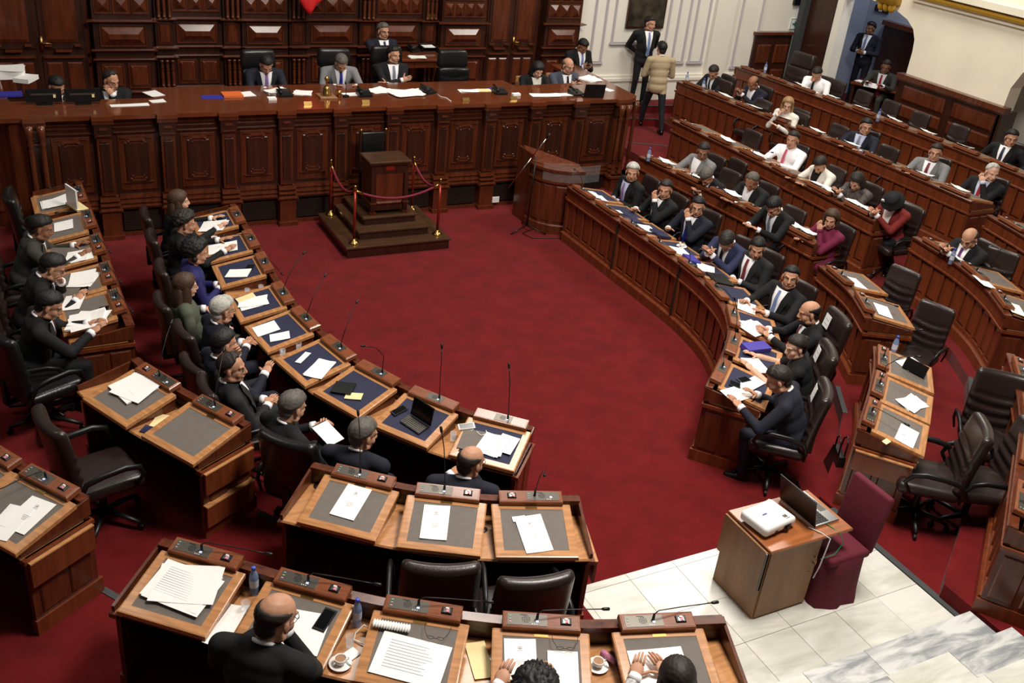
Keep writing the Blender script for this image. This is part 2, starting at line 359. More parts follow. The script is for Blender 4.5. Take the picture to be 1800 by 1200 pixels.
for x0 in (-2.36, -1.26, -.14, 1.13, 2.34):
    b = MB(); b.box(x0 - .04, x0 + .24, Y0 - .06, Y0 + .01, .85, 5.2, 'wood_dark'); wpart('pier', b)
    for z in (2.23, 1.77, 1.62, 1.1, .95): cornice(x0 - .04, x0 + .24, Y0 - .1, z, .05, .06)
    raised(x0 + .1, Y0 - .06, 1.82, .2, .34, .02, .02)
    for i in range(3):
        for z, h in ((1.13, .44), (2.25, .55), (2.85, .6)): put('baluster', bal_mesh(h), wb, (x0 + .02 + i * .085, Y0 - .13, z))
def ddoor(nm, x0, x1):
    b = MB(); b.box(x0 - .06, x1 + .06, Y0 - .05, Y0 + .02, .85, 4.3, 'wood'); b.box(x0, x1, Y0 - .1, Y0 - .02, .85, 4.2, 'wood_dark')
    d = struct(put(nm, b.mesh(nm)))
    w = (x1 - x0) / 2
    for i in range(2):
        xc = x0 + w * (i + .5); b = MB()
        b.rraised(w * .9, .62, .02, .01, 'wood_dark', TR(xc, Y0 - .1, 1.0)); b.rraised(w * .9, 2.1, .02, .01, 'wood_dark', TR(xc, Y0 - .1, 1.75))
        for a in (-.21, .21): b.rraised(w * .32, .5, .02, .02, 'wood', TR(xc + a * w, Y0 - .12, 1.05))
        b.rraised(w * .66, 1.9, .03, .05, 'wood', TR(xc, Y0 - .12, 1.86))
        for a in (-.3, .3): b.box(xc + a * w - .05, xc + a * w + .05, Y0 - .17, Y0 - .1, 1.8, 1.83, 'wood')
        b.box(xc - .12, xc + .12, Y0 - .19, Y0 - .1, 1.72, 1.75, 'wood'); b.box(xc - w * .42, xc + w * .42, Y0 - .16, Y0 - .1, 1.62, 1.65, 'wood')
        put('door_panel', b.mesh('door_panel'), d)
    b = MB(); b.box(x0 + w + .03, x0 + w + .07, Y0 - .14, Y0 - .1, 1.72, 1.95, 'brass'); b.tube([(x0 + w + .05, Y0 - .1, 1.86), (x0 + w + .05, Y0 - .18, 1.86), (x0 + w + .19, Y0 - .18, 1.85)], .012, 'brass'); o = put('door_handle', b.mesh('door_handle', True), d); o['label'] = 'brass lever handle'
ddoor('door_1', -4.88, -3.46); ddoor('door_2', 3.6, 4.66)
b = MB(); b.box(2.37, 2.52, Y0 - .13, Y0 - .1, 2.26, 2.36, 'brass'); wpart('name_plate', b)
# ------------------------------------------------ white wall with mouldings
XL, XR = 5.57, 10.25
b = MB(); b.box(XL, XR, Y0, Y0 + .3, 0, 6, 'white_wall'); ww = struct(put('wall_back_white', b.mesh('wall_back_white')))
for z0, z1, d in ((.6, 1.02, .03), (1.02, 1.08, .06), (1.08, 1.14, .035)):
    b = MB(); b.box(XL, XR, Y0 - d, Y0 + .01, z0, z1, 'white_wall'); struct(put('baseboard_back', b.mesh('baseboard_back'), ww))
def ushape(xa, xb, zb, t=.045, d=.03):
    for nm, bx in (('moulding', (xa, xa + t, zb, 5.5)), ('moulding', (xb - t, xb, zb, 5.5)), ('moulding', (xa - .03, xb + .03, zb - t, zb))):
        b = MB(); b.box(bx[0], bx[1], Y0 - d, Y0, bx[2], bx[3], 'mould'); b.box(bx[0] + .012, bx[1] - .012, Y0 - d - .012, Y0, bx[2], bx[3], 'mould'); put(nm, b.mesh(nm), ww)
for (pa, pb, py) in ((1034, 1056, 108), (1073, 1170, 74), (1178, 1199, 108), (1208, 1232, 108), (1283, 1320, 117)):
    a, c = wy(pa, py, Y0), wy(pb, py, Y0); ushape(a[0], c[0], (a[2] + c[2]) / 2)
a = wy(1255, 110, Y0); b = MB(); b.box(a[0] - .28, a[0] + .22, Y0 - .12, Y0, .6, 6, 'white_wall'); put('pilaster', b.mesh('pilaster'), ww)
a, c = wy(1098, 49, Y0), wy(1163, 50, Y0)
b = MB(); b.box(a[0], c[0], Y0 - .05, Y0 - .002, a[2], a[2] + 1.6, 'wood_dark'); pic = tag(put('painting', b.mesh('painting')), 'dark oil painting in a thin frame on the white wall', 'painting')
pm = mat('painting_canvas', (40, 36, 30), .5, noise=.5, nscale=5, rgb2=(74, 66, 52))
b = MB(); b.box(a[0] + .03, c[0] - .03, Y0 - .056, Y0 - .045, a[2] + .04, a[2] + 1.55, pm); put('canvas', b.mesh('canvas'), pic)
# exit-sign corner, wainscot
b = MB(); b.box(10.25, 11.4, Y0 + .05, Y0 + .35, 0, 6, 'white_wall'); wc = struct(put('wall_corner', b.mesh('wall_corner')))
zt = 1.98
b = MB(); b.box(10.2, 11.25, Y0 - .05, Y0 + .06, .6, zt, 'wood_dark'); wa = struct(put('wainscot', b.mesh('wainscot')))
b = MB(); b.box(10.16, 11.27, Y0 - .1, Y0 + .06, zt, zt + .06, 'wood'); put('cap_rail', b.mesh('cap_rail'), wa)
for x in (10.5, 11.0):
    for zz, hh in ((1.35, .42), (.72, .5)): b = MB(); b.rraised(.38, hh, .03, .03, 'wood', TR(x, Y0 - .05, zz)); put('panel', b.mesh('panel'), wa)
a = wy(1396, 42, Y0 + .04)
b = MB(); b.box(a[0] - .12, a[0] + .12, Y0 + .03, Y0 + .05, a[2] - .12, a[2] + .12, 'white_p'); sg = tag(put('exit_sign', b.mesh('exit_sign')), 'white sign with a green arrow on the wall beside the dark doorway', 'sign')
b = MB(); yy = Y0 + .028
b.box(a[0] - .06, a[0] + .02, yy - .004, yy, a[2] - .02, a[2] + .02, 'green'); b.add([(a[0] + .0, yy - .003, a[2] - .07), (a[0] + .07, yy - .003, a[2]), (a[0], yy - .003, a[2] + .07)], [(0, 1, 2)], 'green')
for s in (-1, 1): b.box(a[0] - .11, a[0] + .11, yy - .003, yy, a[2] + s * .112 - .004, a[2] + s * .112 + .004, 'green'); b.box(a[0] + s * .112 - .004, a[0] + s * .112 + .004, yy - .003, yy, a[2] - .11, a[2] + .11, 'green')
put('arrow', b.mesh('arrow'), sg)
def text_mesh(txt, size, m, name='lettering'):
    c = D.curves.new(name, 'FONT'); c.body = txt; c.size = size; c.align_x = 'CENTER'; c.extrude = .0008
    o = D.objects.new(name, c); COL.objects.link(o); dg = bpy.context.evaluated_depsgraph_get()
    me = D.meshes.new_from_object(o.evaluated_get(dg)); D.objects.remove(o); me.materials.clear(); me.materials.append(M[m]); me.name = name; return me
put('lettering', text_mesh('SALIDA', .075, 'green'), sg, (a[0] - .02, yy - .002, a[2] - .24), rx=pi / 2)
a = wy(1402, 4, Y0 + .04); b = MB(); b.box(a[0] - .13, a[0] + .13, Y0 - .02, Y0 + .05, a[2] - .05, a[2] + .15, 'black'); tag(put('camera_box', b.mesh('camera_box')), 'small dark box fixed high above the green arrow sign', 'box')
# ------------------------------------------------ right wall, x = XW, with door and arches
XW = 11.2
def wall_prism(poly, m, x0=XW, x1=XW + .3, name='wall_right', ny=None):
    b = MB(); n = len(poly); vs = [(x0, y, z) for y, z in poly] + [(x1, y, z) for y, z in poly]
    b.add(vs, [tuple(range(n)), tuple(reversed(range(n, 2 * n)))] + [(i, (i + 1) % n, n + (i + 1) % n, n + i) for i in range(n)], m)
    return struct(put(name, b.mesh(name)))
arch = [(2.32, 3.1), (2.0, 3.12), (1.6, 3.12), (1.2, 3.1), (.85, 3.04), (.55, 2.94), (.35, 2.8), (.25, 2.62), (.22, 2.4), (.22, 2.0)]
for i in range(len(arch) - 1):
    (ya, za), (yb, zb) = arch[i], arch[i + 1]; wall_prism([(ya, za), (yb, zb), (yb, 5.5), (ya, 5.5)], 'cream')
wall_prism([(.22, .3), (-2.1, .3), (-2.1, 5.5), (.22, 5.5)], 'cream')
arch2 = [(-2.1, 1.9), (-2.12, 2.3), (-2.25, 2.6), (-2.5, 2.85), (-2.9, 3.0), (-3.6, 3.05), (-5, 3.05)]
for i in range(len(arch2) - 1):
    (ya, za), (yb, zb) = arch2[i], arch2[i + 1]; wall_prism([(ya, za), (yb, zb), (yb, 5.5), (ya, 5.5)], 'cream')
wall_prism([(-5, .3), (-14, .3), (-14, 5.5), (-5, 5.5)], 'cream')
wall_prism([(3.75, 3.3), (2.32, 3.3), (2.32, 5.5), (3.75, 5.5)], 'cream')
b = MB(); b.box(XW + .02, XW + .3, 2.32, 2.5, .6, 3.4, 'white_wall'); struct(put('trim_2', b.mesh('trim_2')))
b = MB(); b.box(XW + .18, XW + .24, 2.5, 3.45, .6, 3.4, 'wood_dark'); b.box(XW + .02, XW + .2, 3.45, 3.6, .6, 3.4, 'nosing'); dd = struct(put('door_3', b.mesh('door_3')))
# wainscot of the right wall
b = MB(); b.box(XW - .08, XW, -2.15, .27, .6, 1.88, 'wood_dark'); b.box(XW - .08, XW + .3, -2.2, -2.1, .6, 1.88, 'wood_dark'); wr = struct(put('wainscot', b.mesh('wainscot')))
b = MB(); b.box(XW - .16, XW + .02, -2.26, .3, 1.88, 1.98, 'wood'); b.box(XW - .12, XW, -2.24, .29, 1.84, 1.88, 'wood'); put('cap_rail', b.mesh('cap_rail'), wr)
for yc, w in ((-.42, 1.05), (-1.6, .95)):
    for z, h in ((1.5, .28), (1.18, .24), (.7, .4)):
        b = MB(); b.rraised(w, h, .03, .03, 'wood', TR(XW - .08, yc, z, rz=-pi / 2)); put('panel', b.mesh('panel'), wr)
# gilded cornice and bracket
b = MB(); pts = [(XW - .1, y, 3.42) for y in (.5, -1, -2.5, -4, -6)]
b.tube(pts, .05, 'gold', 8); b.box(XW - .2, XW, -6, .5, 3.5, 3.62, 'cream'); b.box(XW - .06, XW, -6, .5, 3.3, 3.37, 'cream'); struct(put('trim_3', b.mesh('trim_3', False)))
b = MB(); a = wx(1568, 8, XW)
yb_ = a[1]; b.box(XW - .25, XW, yb_ - .22, yb_ + .2, a[2] + .02, a[2] + .5, 'gold')
for i in range(3): b.ell((XW - .14, yb_ - .15 + i * .14, a[2] - .02), (.09, .06, .12), 'gold')
tag(put('bracket', b.mesh('bracket', True)), 'gilded carved bracket on the crown of the arch', 'bracket')
# alcove behind the arch
for q in ((13.4, 13.6, -.6, 4), (XW + .3, 13.4, 3.7, 3.9), (XW + .3, 13.4, -.7, -.5)): b = MB(); b.box(*q, 0, 5, 'bluewall'); struct(put('wall_alcove', b.mesh('wall_alcove')))
b = MB(); b.box(13.3, 13.4, -.5, 3.0, .6, 2.35, 'wood_dark'); b.box(13.22, 13.4, -.5, 3.02, 2.35, 2.45, 'wood'); struct(put('wainscot', b.mesh('wainscot')))
b = MB(); b.box(XW + .3, 13.5, -8, -7.8, 0, 5, 'cream'); b.box(13.4, 13.6, -7.8, -.7, 0, 5, 'white_wall'); struct(put('wall_passage', b.mesh('wall_passage')))
a = wx(1550, 17, 13.38); b = MB(); b.box(13.36, 13.4, a[1] - .2, a[1] + .2, a[2] - .06, a[2] + .08, 'black'); b.box(13.35, 13.37, a[1] - .03, a[1] + .06, a[2] - .04, a[2] + .06, 'white_p'); tag(put('direction_sign', b.mesh('direction_sign')), 'dark sign with white pictogram inside the arched alcove', 'sign')

# ------------------------------------------------ presiding bench
bench = empty('presiding_bench', (0, 0, 0)); bench.scale.z = 1.025; tag(bench, 'long carved mahogany presiding bench with pilasters and glossy counter', 'bench')
XP = [-2.994 + .813 * n for n in range(-2, 10)]; PW = .264
b = MB(); b.box(-4.62, 4.59, .06, .3, 0, 1.62, 'wood_dark')
b.prism([(-4.6, 0), (-4.78, .04), (-4.9, .22), (-5.1, .38), (-5.35, .5), (-5.4, 2.2), (-4.9, 2.2), (-4.6, .3)], 0, 1.62, 'wood')
b.prism([(4.5, .04), (4.66, .1), (4.72, .3), (4.72, 2.3), (4.4, 2.3), (4.4, .3)], 0, 1.62, 'wood')
put('carcass', b.mesh('carcass'), bench)
poly = []
for i, x in enumerate(XP):
    poly += [(x, -.03), (x, -.09), (x + PW, -.09), (x + PW, -.03)]
poly += [(4.72, 0), (4.82, .14), (4.84, 2.35), (4.35, 2.35), (4.3, 1.05), (2.9, .95), (2.85, 1.3), (-2.85, 1.3), (-2.9, .75), (-4.75, .75), (-4.8, 2.3), (-5.5, 2.3), (-5.5, .45), (-5.2, .3), (-4.98, .12), (-4.9, -.03)]
b = MB(); b.prism(poly, 1.625, 1.68, 'wood_top'); put('countertop', b.mesh('countertop'), bench)
def ogee(b, x0, x1, y, z, d, h, m='wood'):
    for i, (f, g) in enumerate(((1, .34), (.72, .67), (.38, 1))): b.box(x0 + (1 - f) * .012, x1 - (1 - f) * .012, y - d * f, .07, z + h * (g - .34), z + h * g, m)
def pil():
    b = MB(); w = PW
    b.box(.0, w, -.075, .07, 1.575, 1.625, 'wood'); b.box(.02, w - .02, -.06, .07, 1.4, 1.575, 'wood_dark'); b.box(.045, w - .045, -.072, 0, 1.42, 1.435, 'wood')
    b.box(.08, w - .08, -.075, 0, 1.5, 1.53, 'wood'); b.box(.09, w - .09, -.06, 0, 1.34, 1.36, 'wood')
    b.box(.04, w - .04, -.035, .07, .6, 1.4, 'wood')
    b.rraised(w - .14, .66, .012, .01, 'wood_dark', TR(w / 2, -.035, .66))
    for k, (z, d) in enumerate(((.56, .07), (.5, .09), (.44, .12))): ogee(b, .02 - d * .2, w - .02 + d * .2, -.01, z - .03, d, .055)
    b.box(-.02, w + .02, -.11, .07, .39, .415, 'wood'); b.box(.01, w - .01, -.1, .07, .05, .38, 'wood'); b.box(-.01, w + .01, -.13, .07, 0, .06, 'wood')
    return b.mesh('pilaster')
def baypanel():
    b = MB(); w = .813 - PW; c = w / 2
    for z, d in ((1.6, .05), (1.545, .04), (1.49, .035), (1.425, .045)): b.add([(.0, .07, z - .03), (w, .07, z - .03), (w, .06 - d * .3, z - .02), (0, .06 - d * .3, z - .02), (0, .06 - d, z + .012), (w, .06 - d, z + .012), (w, .07, z + .018), (0, .07, z + .018)], [(0, 3, 2, 1), (3, 4, 5, 2), (4, 7, 6, 5)], 'wood')
    r1 = b.mesh('frieze_moulding'); b = MB()
    b.rraised(w * .86, .76, .014, .01, 'wood', TR(c, .06, .63)); b.rraised(w * .56, .58, .02, .012, 'wood_dark', TR(c, .048, .72))
    for (z, k) in ((1.33, 1), (.78, -1)):
        b.box(c - .09, c + .09, .02, .06, z - .012, z + .012, 'wood'); b.box(c - .2, c - .12, .025, .06, z + k * .03 - .008, z + k * .03 + .008, 'wood'); b.box(c + .12, c + .2, .025, .06, z + k * .03 - .008, z + k * .03 + .008, 'wood')
        b.box(c - .065, c + .065, .02, .06, z - k * .04 - .009, z - k * .04 + .009, 'wood')
        for s in (-1, 1): b.ell((c + s * .095, .035, z - k * .02), (.018, .02, .018), 'wood', 8, 5); b.ell((c + s * .075, .035, z - k * .06), (.014, .02, .012), 'wood', 8, 5)
    r2 = b.mesh('panel'); b = MB()
    for z, d in ((.56, .05), (.5, .08), (.45, .1)): ogee(b, 0, w, .06, z - .03, d, .055)
    b.box(0, w, -.03, .07, .395, .415, 'wood_dark'); b.box(0, w, -.0, .07, 0, .05, 'wood')
    return r1, r2, b.mesh('base_moulding')
def grille():
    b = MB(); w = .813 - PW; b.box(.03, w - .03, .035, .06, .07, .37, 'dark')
    for i in range(14): b.box(.03, w - .03, .018, .036, .08 + i * .021, .091 + i * .021, 'grille')
    return b.mesh('grille')
mp_, mb_, mg_ = pil(), baypanel(), grille()
for i, x in enumerate(XP):
    put('pilaster', mp_, bench, (x, 0, 0))
    if i < len(XP) - 1: [put(q_.name.split('.')[0], q_, bench, (x + PW, 0, 0)) for q_ in mb_]; put('grille', mg_, bench, (x + PW, 0, 0))
def colm():
    b = MB(); b.lathe([(.045, .42), (.045, .47), (.03, .49), (.04, .53), (.028, .56), (.028, .68), (.04, .7), (.025, .72), (.042, .75), (.028, .78), (.038, .82), (.03, .86), (.033, 1.3), (.026, 1.33), (.045, 1.37), (.028, 1.4), (.045, 1.45), (.045, 1.5), (.055, 1.6)], 'wood', 12); return b.mesh('column', True)
cm_ = colm()
for (x, y) in ((-4.56, -.11), (-4.42, -.11), (4.4, -.11), (4.53, -.11), (4.78, .06), (-5.0, .14)): put('column', cm_, bench, (x, y, 0))
b = MB(); b.box(4.35, 4.78, -.17, .1, .0, .42, 'wood'); b.box(4.3, 4.8, -.2, .1, .38, .42, 'wood'); b.box(-4.66, -4.3, -.17, .1, 0, .42, 'wood'); b.box(-4.7, -4.3, -.2, .1, .38, .42, 'wood'); put('pedestal', b.mesh('pedestal'), bench)
b = MB(); a = at(852, 351, 0); b.box(a[0] - .06, a[0] + .06, -.12, -.1, .1, .19, 'white_p'); put('socket', b.mesh('socket'), bench)['label'] = 'white wall socket plate'
# flag
b = MB(); p0, p1, p2 = wy(524, -8, 3.2), wy(545, 25, 3.2), wy(584, -8, 3.2)
n = 9; vs = []; fs = []
for j in range(n):
    for i in range(n):
        u, v = i / (n - 1), j / (n - 1); a_ = np.array([p1[0] - .42 + 1.5 * u, 3.2, p0[2] + .35]); c_ = np.array([p1[0] + (u - .3) * .2, 3.2, p1[2] + (u - .3) ** 2 * .3 + max(0, u - .3) * .12])
        q = a_ * (1 - v) + c_ * v; vs.append((q[0], q[1] + .04 * math.sin(u * 9 + v * 2), q[2]))
for j in range(n - 1):
    for i in range(n - 1): fs.append((j * n + i, j * n + i + 1, (j + 1) * n + i + 1, (j + 1) * n + i))
b.add(vs, fs, 'red_flag'); o = put('flag', b.mesh('flag', True)); md = o.modifiers.new('s', 'SOLIDIFY'); md.thickness = .008
tag(o, 'red flag hanging over the middle of the carved wall', 'flag')
# ------------------------------------------------ tribune with steps
tr = empty('tribune_steps', (0, -.8, 0)); tag(tr, 'three-step dark wooden platform in front of the presiding bench', 'platform')
for hw, y0, y1, z0, z1 in ((.8, -1.49, -.12, 0, .167), (.55, -1.27, -.14, .167, .3), (.417, -1.073, -.16, .3, .423)):
    b = MB(); b.box(-hw + .025, hw - .025, y0 + .025 + .8, y1 + .8, z0, z1 - .03, 'wood_dark'); b.bev(-hw, hw, y0 + .8, y1 + .8, z1 - .03, z1, .008, 'wood_plat'); put('step', b.mesh('step'), tr)
st = empty('speaker_table', (0, -.77, .423)); tag(st, 'dark square speaker table with red plate on top of the platform', 'table')
b = MB(); b.bev(-.314, .314, -.237, .231, .765, .795, .01, 'wood_plat'); b.box(-.295, .295, -.22, .22, .735, .765, 'wood_dark'); put('table_top', b.mesh('table_top'), st)
b = MB(); b.box(-.27, .27, -.19, .2, .05, .735, 'wood_dark'); put('body', b.mesh('body'), st)
b = MB(); b.box(-.2, .2, -.2, -.19, .18, .6, 'wood'); b.rraised(.4, .05, .03, .02, 'wood', TR(0, -.19, .14)); put('front_panel', b.mesh('front_panel'), st)
b = MB()
for s in (-1, 1): b.box(s * .25 - .03, s * .25 + .03, -.225, -.19, .0, .62, 'wood_dark'); b.box(s * .25 - .045, s * .25 + .045, -.24, -.17, 0, .04, 'wood'); b.box(s * .25 - .045, s * .25 + .045, -.24, .2, .16, .18, 'wood')
put('corner_post', b.mesh('corner_post'), st)
b = MB(); b.box(-.06, .075, -.196, -.188, .65, .71, 'post_red'); put('plate', b.mesh('plate'), st)['label'] = 'small red plate'
ch = empty('speaker_chair', (-.02, -.42, .423)); tag(ch, 'black studded upright chair with brass finials behind the speaker table', 'chair')
put('backrest', rbox_mesh('backrest', .4, .06, .42, .02, 'leather_black'), ch, (0, .13, .8))
put('seat', rbox_mesh('seat', .42, .4, .07, .02, 'leather_black'), ch, (0, -.06, .45))
for sx in (-1, 1):
    for sy in (-1, 1):
        b = MB(); b.box(-.02, .02, -.02, .02, 0, 1.02 if sy > 0 else .42, 'wood_dark'); lg = put('leg', b.mesh('leg'), ch, (sx * .19, -.06 + sy * .18, 0))
        if sy > 0: b = MB(); b.ell((0, 0, 1.04), (.022, .022, .025), 'brass', 8, 6); put('finial', b.mesh('finial', True), lg)
# stanchions
def stanchion(x, y, label, z=.167):
    t = empty('stanchion', (x, y, z)); tag(t, label, 'barrier post', 'rope barrier posts')
    b = MB(); b.lathe([(.075, 0), (.075, .012), (.05, .03), (.025, .05), (.02, .07)], 'brass', 16); put('base', b.mesh('base', True), t)
    b = MB(); b.lathe([(.02, .06), (.02, .78)], 'post_red', 10); put('post', b.mesh('post', True), t)
    b = MB(); b.lathe([(.022, .77), (.03, .79), (.03, .81), (.018, .83), (.024, .845), (.012, .86)], 'brass', 12); put('cap', b.mesh('cap', True), t)
SP = [(-.63, -.22), (-.64, -1.34), (.65, -1.3), (.64, -.3)]
for p, l in zip(SP, ('red and brass barrier post at the rear left of the wooden platform', 'red and brass barrier post at the front left corner of the platform', 'red and brass barrier post at the front right corner of the platform', 'red and brass barrier post hidden behind the right of the speaker table')): stanchion(*p, l)
for (a_, c_, l) in ((0, 1, 'dark red velvet rope on the left side of the platform'), (1, 2, 'dark red velvet rope across the front of the speaker table'), (2, 3, 'dark red velvet rope on the right side of the platform')):
    p, q = SP[a_], SP[c_]; pts = []
    for i in range(13):
        t = i / 12; pts.append((p[0] + (q[0] - p[0]) * t, p[1] + (q[1] - p[1]) * t, .167 + .78 - .16 * 4 * t * (1 - t)))
    r_ = MB(); r_.tube(pts, .018, 'rope', 8); ro = tag(put('barrier_rope', r_.mesh('barrier_rope', True)), l, 'rope', 'velvet barrier ropes')
    for e in (0, 1):
        b = MB(); i0, i1 = (0, 1) if e == 0 else (12, 11); b.tube([pts[i0], pts[i1]], .02, 'brass', 8); put('clip', b.mesh('clip', True), ro)['label'] = 'brass end clip'
# ------------------------------------------------ lectern with acrylic screen, microphone stand
def curve_path(P, off=0):
    out = []
    for i, p in enumerate(P):
        a_ = Vector(P[max(i - 1, 0)]); c_ = Vector(P[min(i + 1, len(P) - 1)]); t = (c_ - a_).normalized(); out.append(((p[0], p[1]), (-t.y, t.x), 1.0))
    return out
le = empty('lectern', (2.7, -1.1, 0)); tag(le, 'curved wooden lectern standing between the presiding bench and the right desks', 'lectern')
PL = [(2.36, -.84), (2.36, -1.0), (2.42, -1.16), (2.55, -1.31), (2.75, -1.42), (2.98, -1.45)]
L_ = [(x - 2.7, y + 1.1) for x, y in PL]; cp = curve_path(L_)
b = MB(); b.sweep(cp, [(0, .0), (0, 1.02), (.03, 1.02), (.03, 0)], 'wood'); b.sweep(cp, [(-.02, 0), (-.02, .14), (0, .16), (.03, .16), (.03, 0)], 'wood'); b.sweep(cp, [(-.025, .82), (-.025, .85), (.03, .85), (.03, .82)], 'wood'); b.sweep(cp, [(-.03, 1.0), (-.03, 1.04), (.3, 1.04), (.3, 1.0)], 'wood')
put('front', b.mesh('front'), le)
for i in range(len(PL) - 1):
    a_, c_ = Vector(L_[i]), Vector(L_[i + 1]); m_ = (a_ + c_) / 2; t = (c_ - a_); w_ = t.length * .72
    b = MB(); b.rraised(w_, .58, .014, .012, 'wood', Matrix.Translation((m_.x, m_.y, .2)) @ Euler((0, 0, math.atan2(t.y, t.x))).to_matrix().to_4x4()); put('panel', b.mesh('panel'), le)
b = MB(); b.box(-.34, -.3, .24, .7, 0, 1.15, 'wood'); b.box(-.3, .3, .6, .66, 0, .9, 'wood_dark'); b.add([(-.34, .2, 1.05), (.28, -.3, 1.02), (.34, -.05, 1.05), (-.3, .62, 1.18)], [(0, 1, 2, 3)], 'wood'); put('side', b.mesh('side'), le)
b = MB(); b.sweep([((x * 1.02, y * 1.02), n_, 1) for (x, y), n_, _ in cp[2:]] + [((.55, -.33), cp[-1][1], 1)], [(-.015, .86), (-.015, 1.12), (-.009, 1.12), (-.009, .86)], 'acrylic'); put('acrylic_screen', b.mesh('acrylic_screen'), le)['label'] = 'clear acrylic screen'
ms = empty('microphone_stand', (2.25, -1.12, 0)); tag(ms, 'tall microphone stand with silver boom in front of the lectern', 'microphone stand')
zt_ = 1.2
b = MB(); b.tube([(0, 0, .1), (.04, .02, zt_)], .012, 'black'); put('pole', b.mesh('pole', True), ms)
e0 = Vector(wy(893, 331, -1.0)) - ms.location; e1 = Vector(wy(960, 244, -1.3)) - ms.location
b = MB(); b.tube([e0, e0 + (e1 - e0) * .62], .009, 'chrome'); b.tube([e0 + (e1 - e0) * .6, e1], .009, 'chrome'); put('boom', b.mesh('boom', True), ms)['label'] = 'silver boom arm'
b = MB(); b.tube([e1, e1 + (e1 - e0).normalized() * .1], [.012, .02], 'black'); put('microphone', b.mesh('microphone', True), ms)
for k in range(3):
    an = 3.4 + k * 2.1; b = MB(); b.tube([(0, 0, .1), (.32 * math.cos(an), .32 * math.sin(an), .012)], .01, 'black'); put('leg', b.mesh('leg', True), ms)
b = MB(); b.tube([(.1, 0, .02), (-.12, -.1, .012), (-.06, -.3, .012), (.3, -.4, .012), (.55, -.42, .012)], .006, 'black', 6); put('cable', b.mesh('cable', True), ms)
# ================================================================ CURVED DESK ROWS
WELL = Vector((.2, -4.5))
def smooth_path(P, step=.12):
    P = [Vector(p) for p in P]; Q = [P[0] * 2 - P[1]] + P + [P[-1] * 2 - P[-2]]; out = []
    for i in range(1, len(Q) - 2):
        n = max(1, int((Q[i + 1] - Q[i]).length / step))
        for k in range(n):
            t = k / n; a, b_, c, d = Q[i - 1:i + 3]
            out.append(.5 * ((2 * b_) + (c - a) * t + (2 * a - 5 * b_ + 4 * c - d) * t * t + (3 * b_ - a - 3 * c + d) * t ** 3))
    return out + [P[-1]]
class Path:
    def __init__(s, P):
        s.p = smooth_path(P); s.l = [0]
        for i in range(1, len(s.p)): s.l.append(s.l[-1] + (s.p[i] - s.p[i - 1]).length)
        s.L = s.l[-1]
        t = s.p[-1] - s.p[0]; n = Vector((-t.y, t.x)); mid = s.p[len(s.p) // 2]
        s.sg = -1 if n.dot(WELL - mid) > 0 else 1
    def at(s, d):
        d = max(0, min(s.L, d)); i = 1
        while i < len(s.l) - 1 and s.l[i] < d: i += 1
        f = (d - s.l[i - 1]) / (s.l[i] - s.l[i - 1]); p = s.p[i - 1].lerp(s.p[i], f)
        t = (s.p[min(i + 1, len(s.p) - 1)] - s.p[max(i - 2, 0)]).normalized()
        return p, t, Vector((-t.y, t.x)) * s.sg
    def near(s, q):
        q = Vector((q[0], q[1])); best = min(range(201), key=lambda k: (s.at(s.L * k / 200)[0] - q).length); return s.L * best / 200
    def samples(s, a, b_, n): return [s.at(a + (b_ - a) * i / n) for i in range(n + 1)]
SL_Y0, SL_Y1, SL_Z0, SL_Z1 = -.10, -.60, .872, .778     # writing slope: well side, seat side (local y = towards the well)
TILT = math.atan2(SL_Z0 - SL_Z1, SL_Y0 - SL_Y1)
def slope_z(y): return SL_Z1 + (y - SL_Y1) * (SL_Z0 - SL_Z1) / (SL_Y0 - SL_Y1)
def slope_mesh(w, mats_):
    def f():
        b = MB(); h = w / 2
        top = [(-h, SL_Y1, SL_Z1), (h, SL_Y1, SL_Z1), (h, SL_Y0, SL_Z0), (-h, SL_Y0, SL_Z0)]
        g = .016
        lip = [(-h, SL_Y1, SL_Z1 - .03), (h, SL_Y1, SL_Z1 - .03), (h, SL_Y0, SL_Z0 - .03), (-h, SL_Y0, SL_Z0 - .03)]
        bx = .065; by0, by1 = SL_Y1 + .06, SL_Y0 - .05
        inn = [(-h + bx, by0, slope_z(by0)), (h - bx, by0, slope_z(by0)), (h - bx, by1, slope_z(by1)), (-h + bx, by1, slope_z(by1))]
        ch = [(-h + .01, SL_Y1 + .008, SL_Z1 + .004), (h - .01, SL_Y1 + .008, SL_Z1 + .004), (h - .01, SL_Y0, SL_Z0 + .004), (-h + .01, SL_Y0, SL_Z0 + .004)]
        inn = [(x, y, z + .004) for x, y, z in inn]; deep = [(x, y, z - .004) for x, y, z in inn]
        vs = top + lip + ch + inn + deep
        fs = [(4 + i, 4 + (i + 1) % 4, (i + 1) % 4, i) for i in range(4)] + [(i, (i + 1) % 4, 8 + (i + 1) % 4, 8 + i) for i in range(4)] + [(8 + i, 8 + (i + 1) % 4, 12 + (i + 1) % 4, 12 + i) for i in range(4)] + [(12 + i, 12 + (i + 1) % 4, 16 + (i + 1) % 4, 16 + i) for i in range(4)] + [(7, 6, 5, 4)]
        b.add(vs, fs, mats_)
        e = .02; h2 = h - e; lo = .715
        b.add([(-h2, SL_Y1 + e, lo), (h2, SL_Y1 + e, lo), (h2, SL_Y0, lo), (-h2, SL_Y0, lo), (-h2, SL_Y1 + e, SL_Z1 - .03), (h2, SL_Y1 + e, SL_Z1 - .03), (h2, SL_Y0, SL_Z0 - .03), (-h2, SL_Y0, SL_Z0 - .03)],
              [(0, 1, 5, 4), (1, 2, 6, 5), (2, 3, 7, 6), (3, 0, 4, 7)], 'wood')
        b.ell((0, SL_Y1 + e - .004, .755), (.008, .006, .008), 'brass', 8, 5)
        return b.mesh('writing_slope')
    return once(('slope', w, mats_), f)
